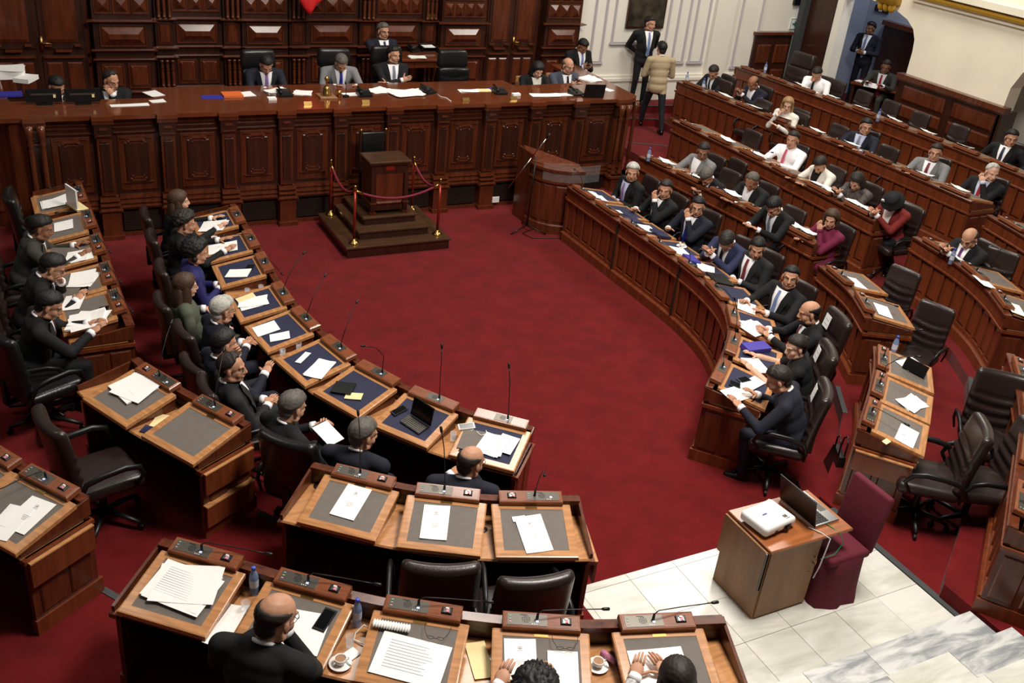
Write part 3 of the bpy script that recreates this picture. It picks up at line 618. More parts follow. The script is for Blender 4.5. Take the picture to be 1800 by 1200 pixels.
def inset_mesh(w, m):
    def f():
        h = w / 2 - .065; y0, y1 = SL_Y1 + .06, SL_Y0 - .05; b = MB()
        b.add([(-h, y0, slope_z(y0) + .001), (h, y0, slope_z(y0) + .001), (h, y1, slope_z(y1) + .001), (-h, y1, slope_z(y1) + .001)] + [(-h, y0, slope_z(y0) - .003), (h, y0, slope_z(y0) - .003), (h, y1, slope_z(y1) - .003), (-h, y1, slope_z(y1) - .003)], [(0, 1, 2, 3), (4, 5, 1, 0), (5, 6, 2, 1), (6, 7, 3, 2), (7, 4, 0, 3)], m)
        return b.mesh('leather_inset')
    return once(('inset', w, m), f)
CT = .2  # console top tilt
def con_T(): return TR(0, -.055, .885, rx=CT)
def console_mesh(w):
    def f():
        b = MB(); T = con_T(); h = w / 2
        b.bev(-h, h, -.062, .062, -.002, .042, .006, 'wood_console', T); b.bev(-h + .012, h - .012, -.052, .052, .04, .044, .003, 'wood_console', T)
        b.box(-h + .02, h - .02, -.1, .0, .84, .885, 'wood_dark')
        return b.mesh('console')
    return once(('console', w), f)
def sp_mesh(w, flip, big):
    def f():
        b = MB(); T = con_T(); s = -1 if flip else 1
        x0, x1 = (-w * .44, w * .07) if big else (-w * .12, w * .2)
        if flip: x0, x1 = -x1, -x0
        b.box(x0, x1, -.042, .042, .043, .0465, 'metal_panel' if w < 5 else 'metal_panel', T)
        xc = (x0 + x1) / 2; z = .0475
        for i in range(5):
            for j in range(5):
                if (i - 2) ** 2 + (j - 2) ** 2 <= 5: b.box(xc - .03 + i * .011 - .003, xc - .03 + i * .011 + .004, -.02 + j * .011 - .003, -.02 + j * .011 + .004, .0465, z, 'black', T)
        if big:
            b.box(xc - .045, xc + .0, .03, .036, .0465, z, 'black', T)
            for j, m in enumerate(('led_r', 'led_g', 'led_g')): b.box(x0 + .012, x0 + .026, -.026 + j * .022, -.018 + j * .022, .0465, .049, m, T)
            for j in range(3): b.box(xc + .03 + j * .014, xc + .036 + j * .014, -.034, -.028, .0465, z, 'white_p', T)
        b.box(x0 + (x1 - x0) * .76 - .012, x0 + (x1 - x0) * .76 + .006, -.02, -.004, .0465, .05, 'led_w', T)
        return b.mesh('speaker_panel')
    return once(('sp', w, flip, big), f)
def reader_mesh(w, flip):
    def f():
        b = MB(); T = con_T() @ TR(-w * .3 if flip else w * .31, 0, .043)
        b.bev(-.034, .034, -.024, .026, 0, .012, .004, 'black', T); b.box(-.02, .02, -.018, .012, .012, .014, 'chrome', T); b.box(-.004, .014, -.016, .004, .014, .018, 'led_r' if w > 0 else 'white_p', T); b.box(-.01, .012, .006, .016, .012, .02, 'white_p', T)
        return b.mesh('card_reader')
    return once(('rd', w, flip), f)
def mic_mesh(kind):
    """gooseneck microphone, base at local origin"""
    def f():
        b = MB()
        if kind == 'up': pts = [(0, 0, 0), (0, .0, .06), (-.01, .01, .2), (-.03, .04, .36), (-.06, .08, .47)]
        elif kind == 'lean': pts = [(0, 0, 0), (0, -.01, .05), (-.02, .05, .18), (-.09, .16, .3), (-.16, .26, .36)]
        elif kind == 'flat': pts = [(0, 0, 0), (0, -.0, .05), (.03, .01, .07), (.2, .05, .055), (.42, .08, .05)]
        elif kind == 'flatback': pts = [(0, 0, 0), (0, 0, .045), (-.02, -.02, .06), (-.06, -.15, .05), (-.1, -.3, .03)]
        else: pts = [(0, 0, 0), (0, .0, .05), (.02, -.01, .2), (.02, -.12, .33), (.0, -.24, .38)]
        P = [Vector(p) for p in pts]; Q = []
        for i in range(len(P) - 1):
            for k in range(3): Q.append(P[i].lerp(P[i + 1], k / 3))
        Q.append(P[-1]); b.tube(Q, .004, 'black', 6); b.tube([(0, 0, -.01), (0, 0, .05)], [.011, .008], 'black', 8)
        d = (P[-1] - P[-2]).normalized(); b.tube([P[-1] - d * .005, P[-1] + d * .01, P[-1] + d * .045, P[-1] + d * .05], [.006, .011, .011, .006], 'black', 8)
        return b.mesh('microphone', True)
    return once(('mic', kind), f)
UNITS = []   # (block name, idx, origin(3), rz, width)
BLK = {}
def block(key, P, z, label, units, w=.6, inset='inset_grey', cw=.5, mics=None, flips=(), ends=(1, 1), panels=True, big=True, group=None, depth=.56, pitch=.25, tabs=(0, 0), slope_m='wood_desk'):
    pa = Path(P); BLK[key] = (pa, z)
    mid = pa.at(pa.L / 2)[0]; root = empty('desk_row', (mid.x, mid.y, z)); tag(root, label, 'desk', group)
    def sw(nm, prof, m, a=0, e=None):
        e = pa.L if e is None else e; n = max(2, int((e - a) / .15)); b = MB()
        b.sweep([((p.x - mid.x, p.y - mid.y), (nn.x, nn.y), 1.0) for p, t, nn in pa.samples(a, e, n)], prof, m); return put(nm, b.mesh(nm), root)
    sw('front_board', [(.03, 0), (.03, .86), (.05, .86), (.05, 0)], 'wood_dark')
    sw('plinth', [(-.03, 0), (-.03, .13), (-.012, .15), (.05, .15), (.05, 0)], 'wood_front')
    sw('bottom_rail', [(.005, .15), (.005, .2), (.04, .2), (.04, .15)], 'wood_front')
    sw('frieze', [(.0, .64), (.0, .84), (.04, .84), (.04, .64)], 'wood_front')
    sw('frieze_moulding', [(-.012, .655), (-.012, .675), (.01, .69), (.01, .64)], 'wood_front')
    sw('ledge', [(-.02, .835), (-.025, .865), (-.015, .872), (.06, .872), (.06, .83), (.0, .83)], 'wood')
    sw('worktop', [(.05, .69), (.05, .718), (depth, .718), (depth + .01, .705), (depth, .69)], slope_m)
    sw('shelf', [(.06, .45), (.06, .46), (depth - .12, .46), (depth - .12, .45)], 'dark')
    if panels:
        n = max(1, round(pa.L / pitch)); pw = pa.L / n
        pm = once(('fp', round(pw, 2)), lambda: (lambda b: (b.rraised(pw * .66, .40, .012, .012, 'wood_front'), b.mesh('panel'))[1])(MB()))
        sm = once(('fs', round(pw, 2)), lambda: (lambda b: (b.box(-pw * .11, pw * .11, -.025, .0, 0, .44, 'wood_front'), b.mesh('stile'))[1])(MB()))
        for i in range(n + 1):
            for (nm, me, d, off, zz) in (('panel', pm, (i + .5) * pw, .03, .22), ('stile', sm, i * pw, .03, .2)):
                if nm == 'panel' and i == n: continue
                p, t, nn = pa.at(min(max(d, .03), pa.L - .03)); ang = math.atan2(nn.y, nn.x) - pi / 2
                q = p + nn * off; put(nm, me, root, (q.x - mid.x, q.y - mid.y, zz), ang)
    for e, on in enumerate(ends):
        if not on: continue
        p, t, nn = pa.at(0 if e == 0 else pa.L); td = t * (-1 if e == 0 else 1); ang = math.atan2(nn.y, nn.x) - pi / 2
        T = Matrix.Translation((p.x - mid.x, p.y - mid.y, 0)) @ Matrix(((td.x, nn.x, 0, 0), (td.y, nn.y, 0, 0), (0, 0, 1, 0), (0, 0, 0, 1)))
        b = MB(); b.box(-.02, .015, .0, depth - .03, 0, .69, 'wood', T); b.box(-.02, .03, -.03, depth - .02, 0, .13, 'wood_front', T); b.box(-.02, .04, -.01, depth, .655, .69, 'wood_front', T)
        b.add([(-.01, -.01, .72), (.012, -.01, .72), (-.01, -.01, .865), (.012, -.01, .865), (-.01, depth, .72), (.012, depth, .72), (-.01, depth, .765), (.012, depth, .765)], [(0, 4, 6, 2), (1, 3, 7, 5), (0, 2, 3, 1), (4, 5, 7, 6), (2, 6, 7, 3)], 'wood', T)
        eo = put('end_panel', b.mesh('end_panel'), root)
        for c in (.135, .375):
            b = MB(); b.rraised(.19, .44, .012, .012, 'wood', T @ TR(.015, c, .17, rz=pi / 2)); put('panel', b.mesh('panel'), eo)
        if False: pass
        if tabs[e]:
            b = MB()
            for zz, h in (((.66, .2), (.33, .2)) if tabs[e] == 2 else ((.66, .2),)):
                b.box(.045, .065, .02, depth - .02, zz - h, zz, 'wood_front', T); b.box(.015, .07, .02, depth - .02, zz, zz + .012, 'wood_desk', T)
            fo = put('folding_leaf', b.mesh('folding_leaf'), root); fo['label'] = 'folded side leaf with brass hinges'
    for jd in ((1.45, 2.95, 4.75) if key in ('A', 'L1') else ()):
        p, t, nn = pa.at(jd); ang = math.atan2(nn.y, nn.x) - pi / 2; b = MB(); b.box(-.006, .006, -.03, .06, 0, .874, 'dark'); b.box(-.05, -.006, -.012, .03, .15, .66, 'wood_front'); b.box(.006, .05, -.012, .03, .15, .66, 'wood_front'); put('section_joint', b.mesh('section_joint'), root, (p.x - mid.x, p.y - mid.y, 0), ang)
    if isinstance(units, int): units = [(i + .5) * pa.L / units for i in range(units)]
    else: units = [pa.near(at(u[0], u[1], z + .9)) if isinstance(u, tuple) else u for u in units]
    for i, d in enumerate(units):
        p, t, nn = pa.at(d); rz = math.atan2(-nn.y, -nn.x) - pi / 2; loc = (p.x - mid.x, p.y - mid.y, 0); ww = w
        s = put('writing_slope', slope_mesh(w, slope_m), root, loc, rz); put('leather_inset', inset_mesh(w, inset), s)
        if big and key in ('L2near', 'L3near', 'L3left', 'L2mid'): bp = put('brass_plate', once('bp', lambda: (lambda b: (b.box(-.045, .045, -.012, .012, 0, .003, 'brass'), b.mesh('brass_plate'))[1])(MB())), s, (0, -.135, slope_z(-.135) + .004), rx=TILT)
        c = put('console', console_mesh(cw), root, loc, rz); fl = i in flips
        put('speaker_panel', sp_mesh(cw, fl, big), c)
        if big: put('card_reader', reader_mesh(cw, fl), c)
        mk = mics[i] if mics and i < len(mics) else None
        if mk:
            kx = (-cw * .06 if big else cw * .12) * (-1 if fl else 1)
            put('microphone', mic_mesh(mk), c, (kx, -.06, .93))
        UNITS.append((key, i, np.array([p.x, p.y, z]), rz, w))
    return root
A_ = [(2.64, -1.57), (2.64, -3.0), (2.64, -4.3), (2.59, -4.95), (2.47, -5.5), (2.27, -5.95), (2.0, -6.33), (1.6, -6.72), (1.07, -7.17)]
L1_ = [(-2.28, -1.3), (-2.31, -2.8), (-2.33, -3.7), (-2.32, -4.26), (-2.23, -4.95), (-2.06, -5.68), (-1.78, -6.29), (-1.43, -6.81), (-.96, -7.27)]
block('A', A_, 0, 'long curved front desk row on the right with nine seats, facing the red carpet', 9, inset='inset_blue', big=False, mics=['lean', None, 'flat', 'flat', 'lean', 'flat', 'lean', 'up', 'flat'])
block('L1', L1_, 0, 'long curved front desk row on the left with nine microphone seats', [(408, 379), (431.6, 421), (455, 462.5), (493.4, 516), (531.4, 560.7), (589, 612), (666.7, 656.7), (761.7, 703), (876.7, 740)], inset='inset_blue', big=False, mics=['flatback', 'flatback', 'flat', 'lean', 'lean', 'lean', 'fwd', 'up', 'up'], ends=(1, 1))
block('L2far', [(-4.06, -.5), (-4.03, -2.31), (-4.02, -3.86), (-4.0, -4.65)], .15, 'straight desk row at far left with five seats covered in papers', [(136, 342), (152.5, 385), (165, 430), (184, 480), (202.5, 530)], w=.66, mics=['flatback', 'flatback', 'flat', 'flat', 'flat'])
block('L2mid', [(-4.05, -5.3), (-3.95, -5.6), (-3.72, -6.05), (-3.36, -6.67)], .15, 'two-seat curved desk at left with one bare grey writing pad', [(285, 660), (380, 722)], w=.62, mics=['lean', 'lean'], flips=(0,), tabs=(0, 2))
block('L2near', [(-3.02, -7.38), (-2.39, -7.92), (-1.82, -8.25), (-1.2, -8.47)], .15, 'three-seat curved desk in the lower middle with three white programmes', [(641, 836), (786, 868), (934, 880)], w=.62, mics=['up', 'up', 'fwd'], flips=(2,), tabs=(0, 1), inset='inset_grey')
block('L3left', [(-5.75, -5.3), (-5.6, -5.9), (-5.21, -6.69), (-4.69, -7.47)], .3, 'desk block cut by the lower left edge of the picture', [(0, 790), (85, 848)], w=.64, mics=['flatback', 'flatback'], tabs=(0, 1))
block('L3near', [(-4.28, -8.1), (-3.85, -8.49), (-3.28, -9.01), (-2.66, -9.45), (-1.96, -9.80), (-1.05, -10.1)], .3, 'five-seat curved desk row in the foreground at the bottom', [(355, 986), (540, 1040), (740, 1082), (952, 1106), (1158, 1108)], w=.62, mics=['flat', 'flat', 'flat', 'flat', 'flat'], tabs=(0, 1))
block('B', [(4.35, -.88), (4.47, -2), (4.6, -3.3), (4.69, -4.69)], .15, 'second desk row on the right, straight with a panelled end', 5, w=.64, mics=[None, 'flatback', None, 'flatback', None])
block('B2', [(4.24, -5.28), (4.06, -6.0), (3.71, -6.66)], .15, 'two-seat curved desk on the right in front of two empty armchairs', 2, w=.62, mics=['flatback', 'flatback'])
block('B3', [(3.27, -7.23), (2.96, -7.55), (2.55, -7.9), (1.85, -8.45)], .15, 'three-seat curved desk on the right nearest the white projector', 3, w=.6, mics=['fwd', 'fwd', 'flatback'], tabs=(0, 1))
block('C', [(5.92, .45), (5.97, -2), (5.94, -4.5)], .3, 'third desk row on the right, behind the woman in white', 6, w=.66, mics=[None, None, 'flatback', None, None, None])
block('C2', [(6.07, -5.1), (5.9, -6.0), (5.62, -6.70), (5.22, -7.32)], .3, 'three-seat curved desk at right where a bald man holds a phone', 3, w=.62, mics=[None, 'flatback', 'flatback'])
block('C3', [(4.4, -8.0), (3.85, -8.55), (3.28, -9.05), (2.66, -9.5), (1.78, -10.12)], .3, 'desk block cut by the lower right edge of the picture', 4, w=.62)
block('D', [(7.38, 2.44), (7.6, -.2), (7.8, -2), (7.87, -4.5)], .45, 'fourth desk row on the right reaching back towards the white wall', 9, w=.66)
block('D2', [(7.62, -5.0), (7.42, -5.8), (7.1, -6.6), (6.6, -7.4)], .45, 'short curved desk at the right edge behind the empty armchair', 3, w=.62)
block('E', [(9.22, 2.95), (9.42, 0), (9.5, -3), (9.4, -4.8)], .6, 'rearmost desk row on the right in front of the wooden wall panelling', 10, w=.66)
# ================================================================ CHAIRS
def back_fn(co):
    x, y, z = co; t = z / .6
    y2 = y + .12 * (x / .25) ** 2 * .35 - .05 * (t - .2) ** 2
    if y > 0 and z < .08:                     # ribs on the front of the backrest
        y2 += .011 * math.cos((z + .3 - x * x * .8) * 2 * pi / .1)
    return (x * (1 - .12 * max(0, t) ** 2), y2, z)
def leather_chair():
    r = {}
    for c, m in (('brown', 'leather_brown'), ('black', 'leather_black')):
        r[c] = dict(
            back=rbox_mesh('backrest', .5, .1, .62, .045, m, fn=back_fn, cuts=24),
            seat=rbox_mesh('seat', .5, .5, .11, .045, m, fn=lambda c_: (c_[0], c_[1], c_[2] + .02 * (1 - (c_[0] / .25) ** 2) * (1 if c_[2] > 0 else 0)), cuts=3),
            high=rbox_mesh('backrest', .54, .11, .5, .045, m, fn=lambda c_: back_fn((c_[0], c_[1], c_[2] * .9)), cuts=9),
            head=rbox_mesh('headrest', .54, .13, .3, .05, m, cuts=2, fn=lambda c_: (c_[0] * (1 - .1 * max(0, c_[2] * 6)), c_[1], c_[2])))
    b = MB(); b.tube([(0, -.24, .44), (.03, -.24, .55), (.035, -.2, .64), (.035, -.08, .67), (.035, .08, .68), (.03, .18, .65), (.01, .22, .56), (0, .16, .46)], [.014, .018, .024, .028, .028, .026, .018, .014], 'black', 8, flat=.7); r['arm'] = b.mesh('armrest', True)
    b = MB(); b.tube([(0, 0, .1), (0, 0, .3)], .03, 'black'); b.tube([(0, 0, .25), (0, 0, .42)], .02, 'chrome'); b.box(-.12, .12, -.1, .1, .4, .43, 'black'); r['col'] = b.mesh('column')
    b = MB(); b.tube([(0, .02, .11), (0, .16, .1), (0, .3, .075)], [.03, .024, .018], 'black', 8, flat=.8); r['leg'] = b.mesh('leg', True)
    b = MB(); b.lathe([(.028, -.012), (.03, 0), (.028, .012)], 'black', 12, TR(0, .3, .03, ry=pi / 2)); b.tube([(0, .3, .03), (0, .3, .08)], .01, 'black', 6); r['caster'] = b.mesh('caster')
    b = MB(); b.box(-.03, .03, -.33, -.29, .38, .62, 'black'); b.box(-.03, .03, -.3, .02, .38, .405, 'black'); r['bracket'] = b.mesh('back_bracket')
    return r
CH = leather_chair()
def chair(x, y, z, ang, label, kind='brown', group=None, high=False, detail=True, tilt=.16, cat='chair', nm='office_armchair', sc=1.1, squat=1):
    """ang: direction the sitter faces, degrees (0 = +x)"""
    t = empty(nm, (x, y, z), math.radians(ang) - pi / 2); tag(t, label, cat, group); m = CH[kind]; t.scale = (sc, sc, max(.96, sc * .95))
    put('seat', m['seat'], t, (0, 0, .455))
    if high:
        put('backrest', m['high'], t, (0, -.27, .76), rx=tilt * .8); put('headrest', m['head'], t, (0, -.335, 1.12), rx=tilt * .8)
    else: put('backrest', m['back'], t, (0, -.285, .79 if squat == 1 else .7), rx=tilt, scale=(1, 1, squat))
    for s in (-1, 1): put('armrest', CH['arm'], t, (s * .275, 0, 0)).scale.x = s
    put('back_bracket', CH['bracket'], t)
    put('column', CH['col'], t)
    for k in range(5):
        l = put('leg', CH['leg'], t, (0, 0, 0), k * 2 * pi / 5 + .3)
        if detail: put('caster', CH['caster'], l)
    return t
# ================================================================ PEOPLE
def skin_mat(n, c): return mat(n, c, .55, noise=.06, nscale=30)
M['skin'] = skin_mat('skin_mid', (190, 140, 112)); M['skin_d'] = skin_mat('skin_dark', (150, 102, 76)); M['skin_l'] = skin_mat('skin_light', (214, 168, 142))
M['lips'] = mat('lips', (158, 100, 86), .5); M['eye'] = mat('eye_white', (225, 222, 215), .3); M['iris'] = mat('iris', (30, 20, 15), .2); M['brow'] = mat('eyebrow', (40, 30, 26), .8)
def cloth(n, c, **k): M[n] = mat(n, c, .85, bump=.2, bscale=11, sheen=.0, **k)
for n, c in dict(suit_black=(15, 15, 17), suit_char=(31, 31, 34), suit_navy=(20, 23, 38), suit_blue=(38, 44, 76), suit_grey=(120, 120, 122), suit_slate=(66, 70, 84), suit_taupe=(54, 52, 46), shirt=(246, 246, 250), shirt_blue=(190, 198, 226), beige=(176, 158, 126), magenta=(110, 24, 60), cardigan=(226, 222, 212), red_vest=(120, 34, 30), royal=(34, 34, 92), olive=(78, 84, 70), trouser=(18, 20, 26)).items(): cloth(n, c)
M['floral'] = mat('floral_blouse', (200, 190, 180), .8, noise=.8, nscale=26, rgb2=(60, 45, 50)); M['floral2'] = mat('patterned_blouse', (215, 215, 215), .8, noise=.7, nscale=40, rgb2=(235, 235, 235))
M['shoe'] = mat('shoe_black', (14, 14, 15), .3)
for n, c in dict(hair_black=(18, 15, 15), hair_dark=(34, 26, 22), hair_brown=(66, 44, 30), hair_grey=(88, 83, 78), hair_white=(178, 175, 168), hair_blond=(150, 118, 78)).items(): M[n] = mat(n, c, .6, noise=.22, nscale=30, stretch=(1, 1, .25), bump=.15, bscale=60)
for n, c in dict(tie_lilac=(140, 110, 170), tie_blue=(40, 50, 150), tie_navy=(26, 30, 60), tie_red=(150, 30, 40), tie_maroon=(110, 40, 50), tie_pink=(200, 90, 120), tie_grey=(120, 124, 140), tie_black=(24, 22, 26), tie_sky=(110, 130, 175), tie_yellow=(190, 170, 60), tie_purple=(90, 50, 110)).items(): M[n] = mat(n, c, .5)
def sph(n=14, k=9):
    vs, fs = [], []
    for i in range(k + 1):
        a = pi * i / k
        for j in range(n): c = 2 * pi * j / n; vs.append((math.sin(a) * math.cos(c), math.sin(a) * math.sin(c), math.cos(a)))
    for i in range(k):
        for j in range(n): fs.append((i * n + j, (i + 1) * n + j, (i + 1) * n + (j + 1) % n, i * n + (j + 1) % n))
    return np.array(vs), fs
SV, SF = sph()
class Blob:
    """overlapping closed solids that a voxel remesh fuses into one continuous surface"""
    def __init__(s): s.v = []; s.f = []; s.n = 0
    def put(s, V): s.f += [tuple(i + s.n for i in f) for f in SF]; s.v.append(V); s.n += len(V)
    def ell(s, c, r, R=None):
        V = SV * np.array(r)
        if R is not None: V = V @ np.array(R).T
        s.put(V + np.array(c))
    def cap(s, p0, p1, r0, r1, fl=1.0):
        p0, p1 = np.array(p0, float), np.array(p1, float); d = p1 - p0; L = np.linalg.norm(d) + 1e-9; d = d / L
        a = np.array([0, 0, 1.]) if abs(d[2]) < .9 else np.array([1., 0, 0]); u = np.cross(a, d); u /= np.linalg.norm(u); w = np.cross(d, u)
        up = SV[:, 2] > 0; r = np.where(up, r1, r0)[:, None]
        s.put(np.where(up[:, None], p1, p0) + (SV[:, :1] * u + SV[:, 1:2] * w * fl + SV[:, 2:3] * d) * r)
    def obj(s, vox, it=5):
        me = D.meshes.new('tmp'); me.from_pydata(np.concatenate(s.v).tolist(), [], s.f); o = D.objects.new('tmp', me); COL.objects.link(o)
        m = o.modifiers.new('r', 'REMESH'); m.mode = 'VOXEL'; m.voxel_size = vox; m.use_smooth_shade = True
        m2 = o.modifiers.new('s', 'SMOOTH'); m2.factor = .5; m2.iterations = it
        return o
def bake(objs):
    dg = bpy.context.evaluated_depsgraph_get(); out = []
    for o in objs:
        me = D.meshes.new_from_object(o.evaluated_get(dg)); n = len(me.vertices); co = np.empty(n * 3); me.vertices.foreach_get('co', co)
        fc = [tuple(p.vertices) for p in me.polygons]; out.append((co.reshape(-1, 3), fc))
        d = o.data; D.objects.remove(o); D.meshes.remove(d); D.meshes.remove(me)
    return out
# head template: centre of the head at the origin, looking along +y
h = Blob()
h.ell((0, -.014, .034), (.077, .097, .084)); h.ell((0, .018, -.03), (.062, .07, .08)); h.ell((0, .06, -.09), (.027, .024, .022)); h.cap((-.045, .0, -.075), (.045, .0, -.075), .028, .028); h.cap((-.04, .02, -.08), (0, .062, -.092), .024, .02); h.cap((.04, .02, -.08), (0, .062, -.092), .024, .02)
for s in (-1, 1):
    h.ell((s * .036, .050, -.034), (.026, .024, .03)); h.ell((s * .012, .092, -.034), (.009, .012, .009)); h.ell((s * .081, -.01, -.008), (.008, .018, .03)); h.ell((s * .079, -.006, -.03), (.007, .011, .012))
    h.cap((s * .018, .082, .024), (s * .046, .07, .026), .009, .008)
h.cap((0, .082, .018), (0, .104, -.028), .009, .013); h.cap((-.018, .083, -.06), (.018, .083, -.06), .01, .01); h.cap((0, -.02, -.05), (0, -.04, -.19), .056, .056)
(HV, HF), = bake([h.obj(.0062, 5)])
def _sock(V):
    for s in (-1, 1):
        d = np.sqrt(((V[:, 0] - s * .031) / 1.3) ** 2 + (V[:, 2] - .006) ** 2); f = np.clip(1 - d / .016, 0, 1) * (V[:, 1] > .03); V[:, 1] -= f * .007
    return V
HV = _sock(HV)
EV, EF = sph(10, 6)
def head_geo(skin, brow, woman=False):
    """returns list of (verts, faces, material)"""
    V = HV.copy()
    if woman: V[:, 0] *= .95; V[:, 2] *= .97
    out = [(V, HF, skin)]
    for s in (-1, 1):
        out.append((EV * np.array([.0125, .011, .0085]) + np.array([s * .031, .0665, .006]), EF, 'eye'))
        out.append((EV * np.array([.0055, .004, .006]) + np.array([s * .031, .0765, .006]), EF, 'iris'))
        out.append((EV * np.array([.017, .004, .003]) + np.array([s * .032, .0795, .0275]), EF, brow))
        out.append((EV * np.array([.0145, .008, .003]) + np.array([s * .031, .0715, .0155]), EF, skin))
    out.append((EV * np.array([.019, .005, .0034]) + np.array([0, .0905, -.0575]), EF, 'lips')); out.append((EV * np.array([.016, .005, .004]) + np.array([0, .0895, -.0635]), EF, 'lips'))
    return out
def finger(b, p, d, L, r, curl, n, m):
    p = np.array(p, float); d = np.array(d, float); ax = np.cross(d, n); V = []
    pts = [p]; cur = d
    for k, f in enumerate((.45, .32, .23)):
        pts.append(pts[-1] + cur * L * f); a = curl * (1.0 if k == 0 else .8); cur = cur * math.cos(a) - n * math.sin(a)
    b.tube([tuple(q) for q in pts], [r, r * .95, r * .85, r * .6], m, 6)
def hand(b, wrist, D_, N_, side, curl, m, s=1.0):
    """palm, four fingers of different length and a thumb; D_ finger direction, N_ back-of-hand normal"""
    D_ = np.array(D_, float); D_ /= np.linalg.norm(D_); N_ = np.array(N_, float); N_ -= D_ * (N_ @ D_); N_ /= np.linalg.norm(N_); X = np.cross(D_, N_) * side  # towards the thumb... 
    w = np.array(wrist, float); R_ = np.stack([X, D_, N_], 1)
    V = SV * np.array([.040, .050, .0155]) * s; V = V @ R_.T + w + D_ * .045 * s; b.add([tuple(v) for v in V], SF, m)
    b.tube([tuple(w - D_ * .03), tuple(w + D_ * .02)], [.026 * s, .026 * s], m, 8, flat=1)
    for i, (o, L) in enumerate(((.027, .072), (.009, .081), (-.009, .076), (-.026, .06))):
        finger(b, w + D_ * (.084 - abs(i - 1.2) * .004) * s + X * o * s, D_, L * s, .0088 * s, curl, N_, m)
    td = D_ * .62 + X * .72 - N_ * .25; td /= np.linalg.norm(td); finger(b, w + D_ * .03 * s + X * .03 * s, td, .07 * s, .0105 * s, curl * .45, N_, m)
def hair_shell(style, col):
    key = ('hair', style, col)
    def f():
        vs, fs = [], []; n, k = 56, 36; rs = np.random.RandomState(hash(style) % 1000 if False else len(style) * 7)
        ph = rs.rand(6) * 6
        for i in range(k + 1):
            a = pi * i / k
            for j in range(n):
                c = 2 * pi * j / n; d = np.array([math.sin(a) * math.cos(c), math.sin(a) * math.sin(c), math.cos(a)])
                az = abs(math.degrees(math.atan2(d[0], d[1])))       # 0 front, 180 back
                thr = np.interp(az, [0, 35, 60, 80, 95, 105, 130, 180], [.46, .46, .36, .05, -.05, -.28, -.66, -.78])
                if style in ('long', 'bob', 'fringe'): thr = np.interp(az, [0, 30, 55, 75, 95, 180], [.42, .40, .05, -.6, -.8, -.95]) - (.12 if style == 'fringe' else 0)
                if style == 'recede': thr = np.interp(az, [0, 20, 40, 60, 80, 95, 105, 130, 180], [.72, .78, .74, .45, .05, -.02, -.25, -.62, -.72])
                m = d[2] - thr
                if style == 'bald': m = min(m, .42 - d[2] + (-.1 if az < 90 else 0))
                if style == 'crown': m = min(m, 1.0 if az < 200 and d[2] < .86 or d[1] > .2 else -1)
                th = dict(short=.011, bald=.006, recede=.008, crown=.01, curly=.04, afro=.05, long=.018, bob=.02, fringe=.018, thick=.014, bun=.01).get(style, .012)
                t_ = min(1, max(0, m / .12 + .35)); t_ = t_ * t_ * (3 - 2 * t_)
                nz = math.sin(d[0] * 37 + ph[0] + d[1] * 11) * math.sin(d[1] * 31 + ph[1]) * math.sin(d[2] * 29 + ph[2])
                nz2 = math.sin(d[0] * 17 + ph[3]) * math.sin(d[1] * 19 + ph[4]) * math.sin(d[2] * 15 + ph[5])
                amp = {'curly': .014, 'afro': .014}.get(style, .003)
                g_ = min(1, max(0, m / .4)) ** .6
                off = -.012 + t_ * .014 + t_ * g_ * (th + amp * (nz + nz2))
                if style in ('short', 'thick', 'recede') and d[2] > .3 and az < 60: off += .008 * t_
                vs.append((d[0] * (.077 + off), -.014 + d[1] * (.097 + off), .034 + d[2] * (.084 + off)))
        for i in range(k):
            for j in range(n): fs.append((i * n + j, (i + 1) * n + j, (i + 1) * n + (j + 1) % n, i * n + (j + 1) % n))
        b = MB(); b.add(vs, fs, col)
        if style in ('short', 'thick', 'recede', 'bald', 'bun', 'crown'):
            b.ell((0, -.060, -.03), (.060, .046, .056), col, 20, 12)
        wav = lambda d: 1 + .05 * math.sin(math.atan2(d[1], d[0]) * 14)
        if style in ('long', 'fringe'):
            b.ell((0, -.075, -.13), (.105, .055, .19), col, 28, 16, fn=wav)
            for s in (-1, 1): b.ell((s * .083, -.022, -.1), (.026, .05, .15), col, 18, 12, fn=wav)
        if style == 'bob':
            b.ell((0, -.06, -.05), (.1, .06, .1), col, 28, 14, fn=wav)
            for s in (-1, 1): b.ell((s * .083, -.01, -.045), (.022, .05, .085), col, 16, 12, fn=wav)
        if style in ('curly', 'afro'):
            for q in range(34):
                u = rs.rand() * 2 * pi; v = rs.rand() * 1.75 - .75; rr = math.sqrt(max(0, 1 - min(1, v) ** 2)); y = -math.cos(u) * rr
                if y > -.05 and v < .45: continue
                b.ell((math.sin(u) * rr * .1, -.03 + y * .105, .03 + v * .1), (.032, .032, .032), col, 8, 6)
        if style == 'bun': b.ell((0, -.1, .06), (.035, .035, .035), col, 12, 8)
        return b.mesh('hair', True)
    return once(key, f)
def glasses_mesh(m='black'):
    def f():
        b = MB()
        for s in (-1, 1):
            pts = [(s * .032 + .021 * math.cos(t), .088 - .004 * abs(math.cos(t)), .004 + .015 * math.sin(t)) for t in [2 * pi * i / 12 for i in range(13)]]; b.tube(pts, .0017, m, 5, False)
            b.tube([(s * .053, .084, .01), (s * .078, .04, .01), (s * .083, -.01, .004)], .0016, m, 5)
        b.tube([(-.012, .09, .006), (.012, .09, .006)], .0017, m, 5); return b.mesh('eyeglasses')
    return once(('gl', m), f)
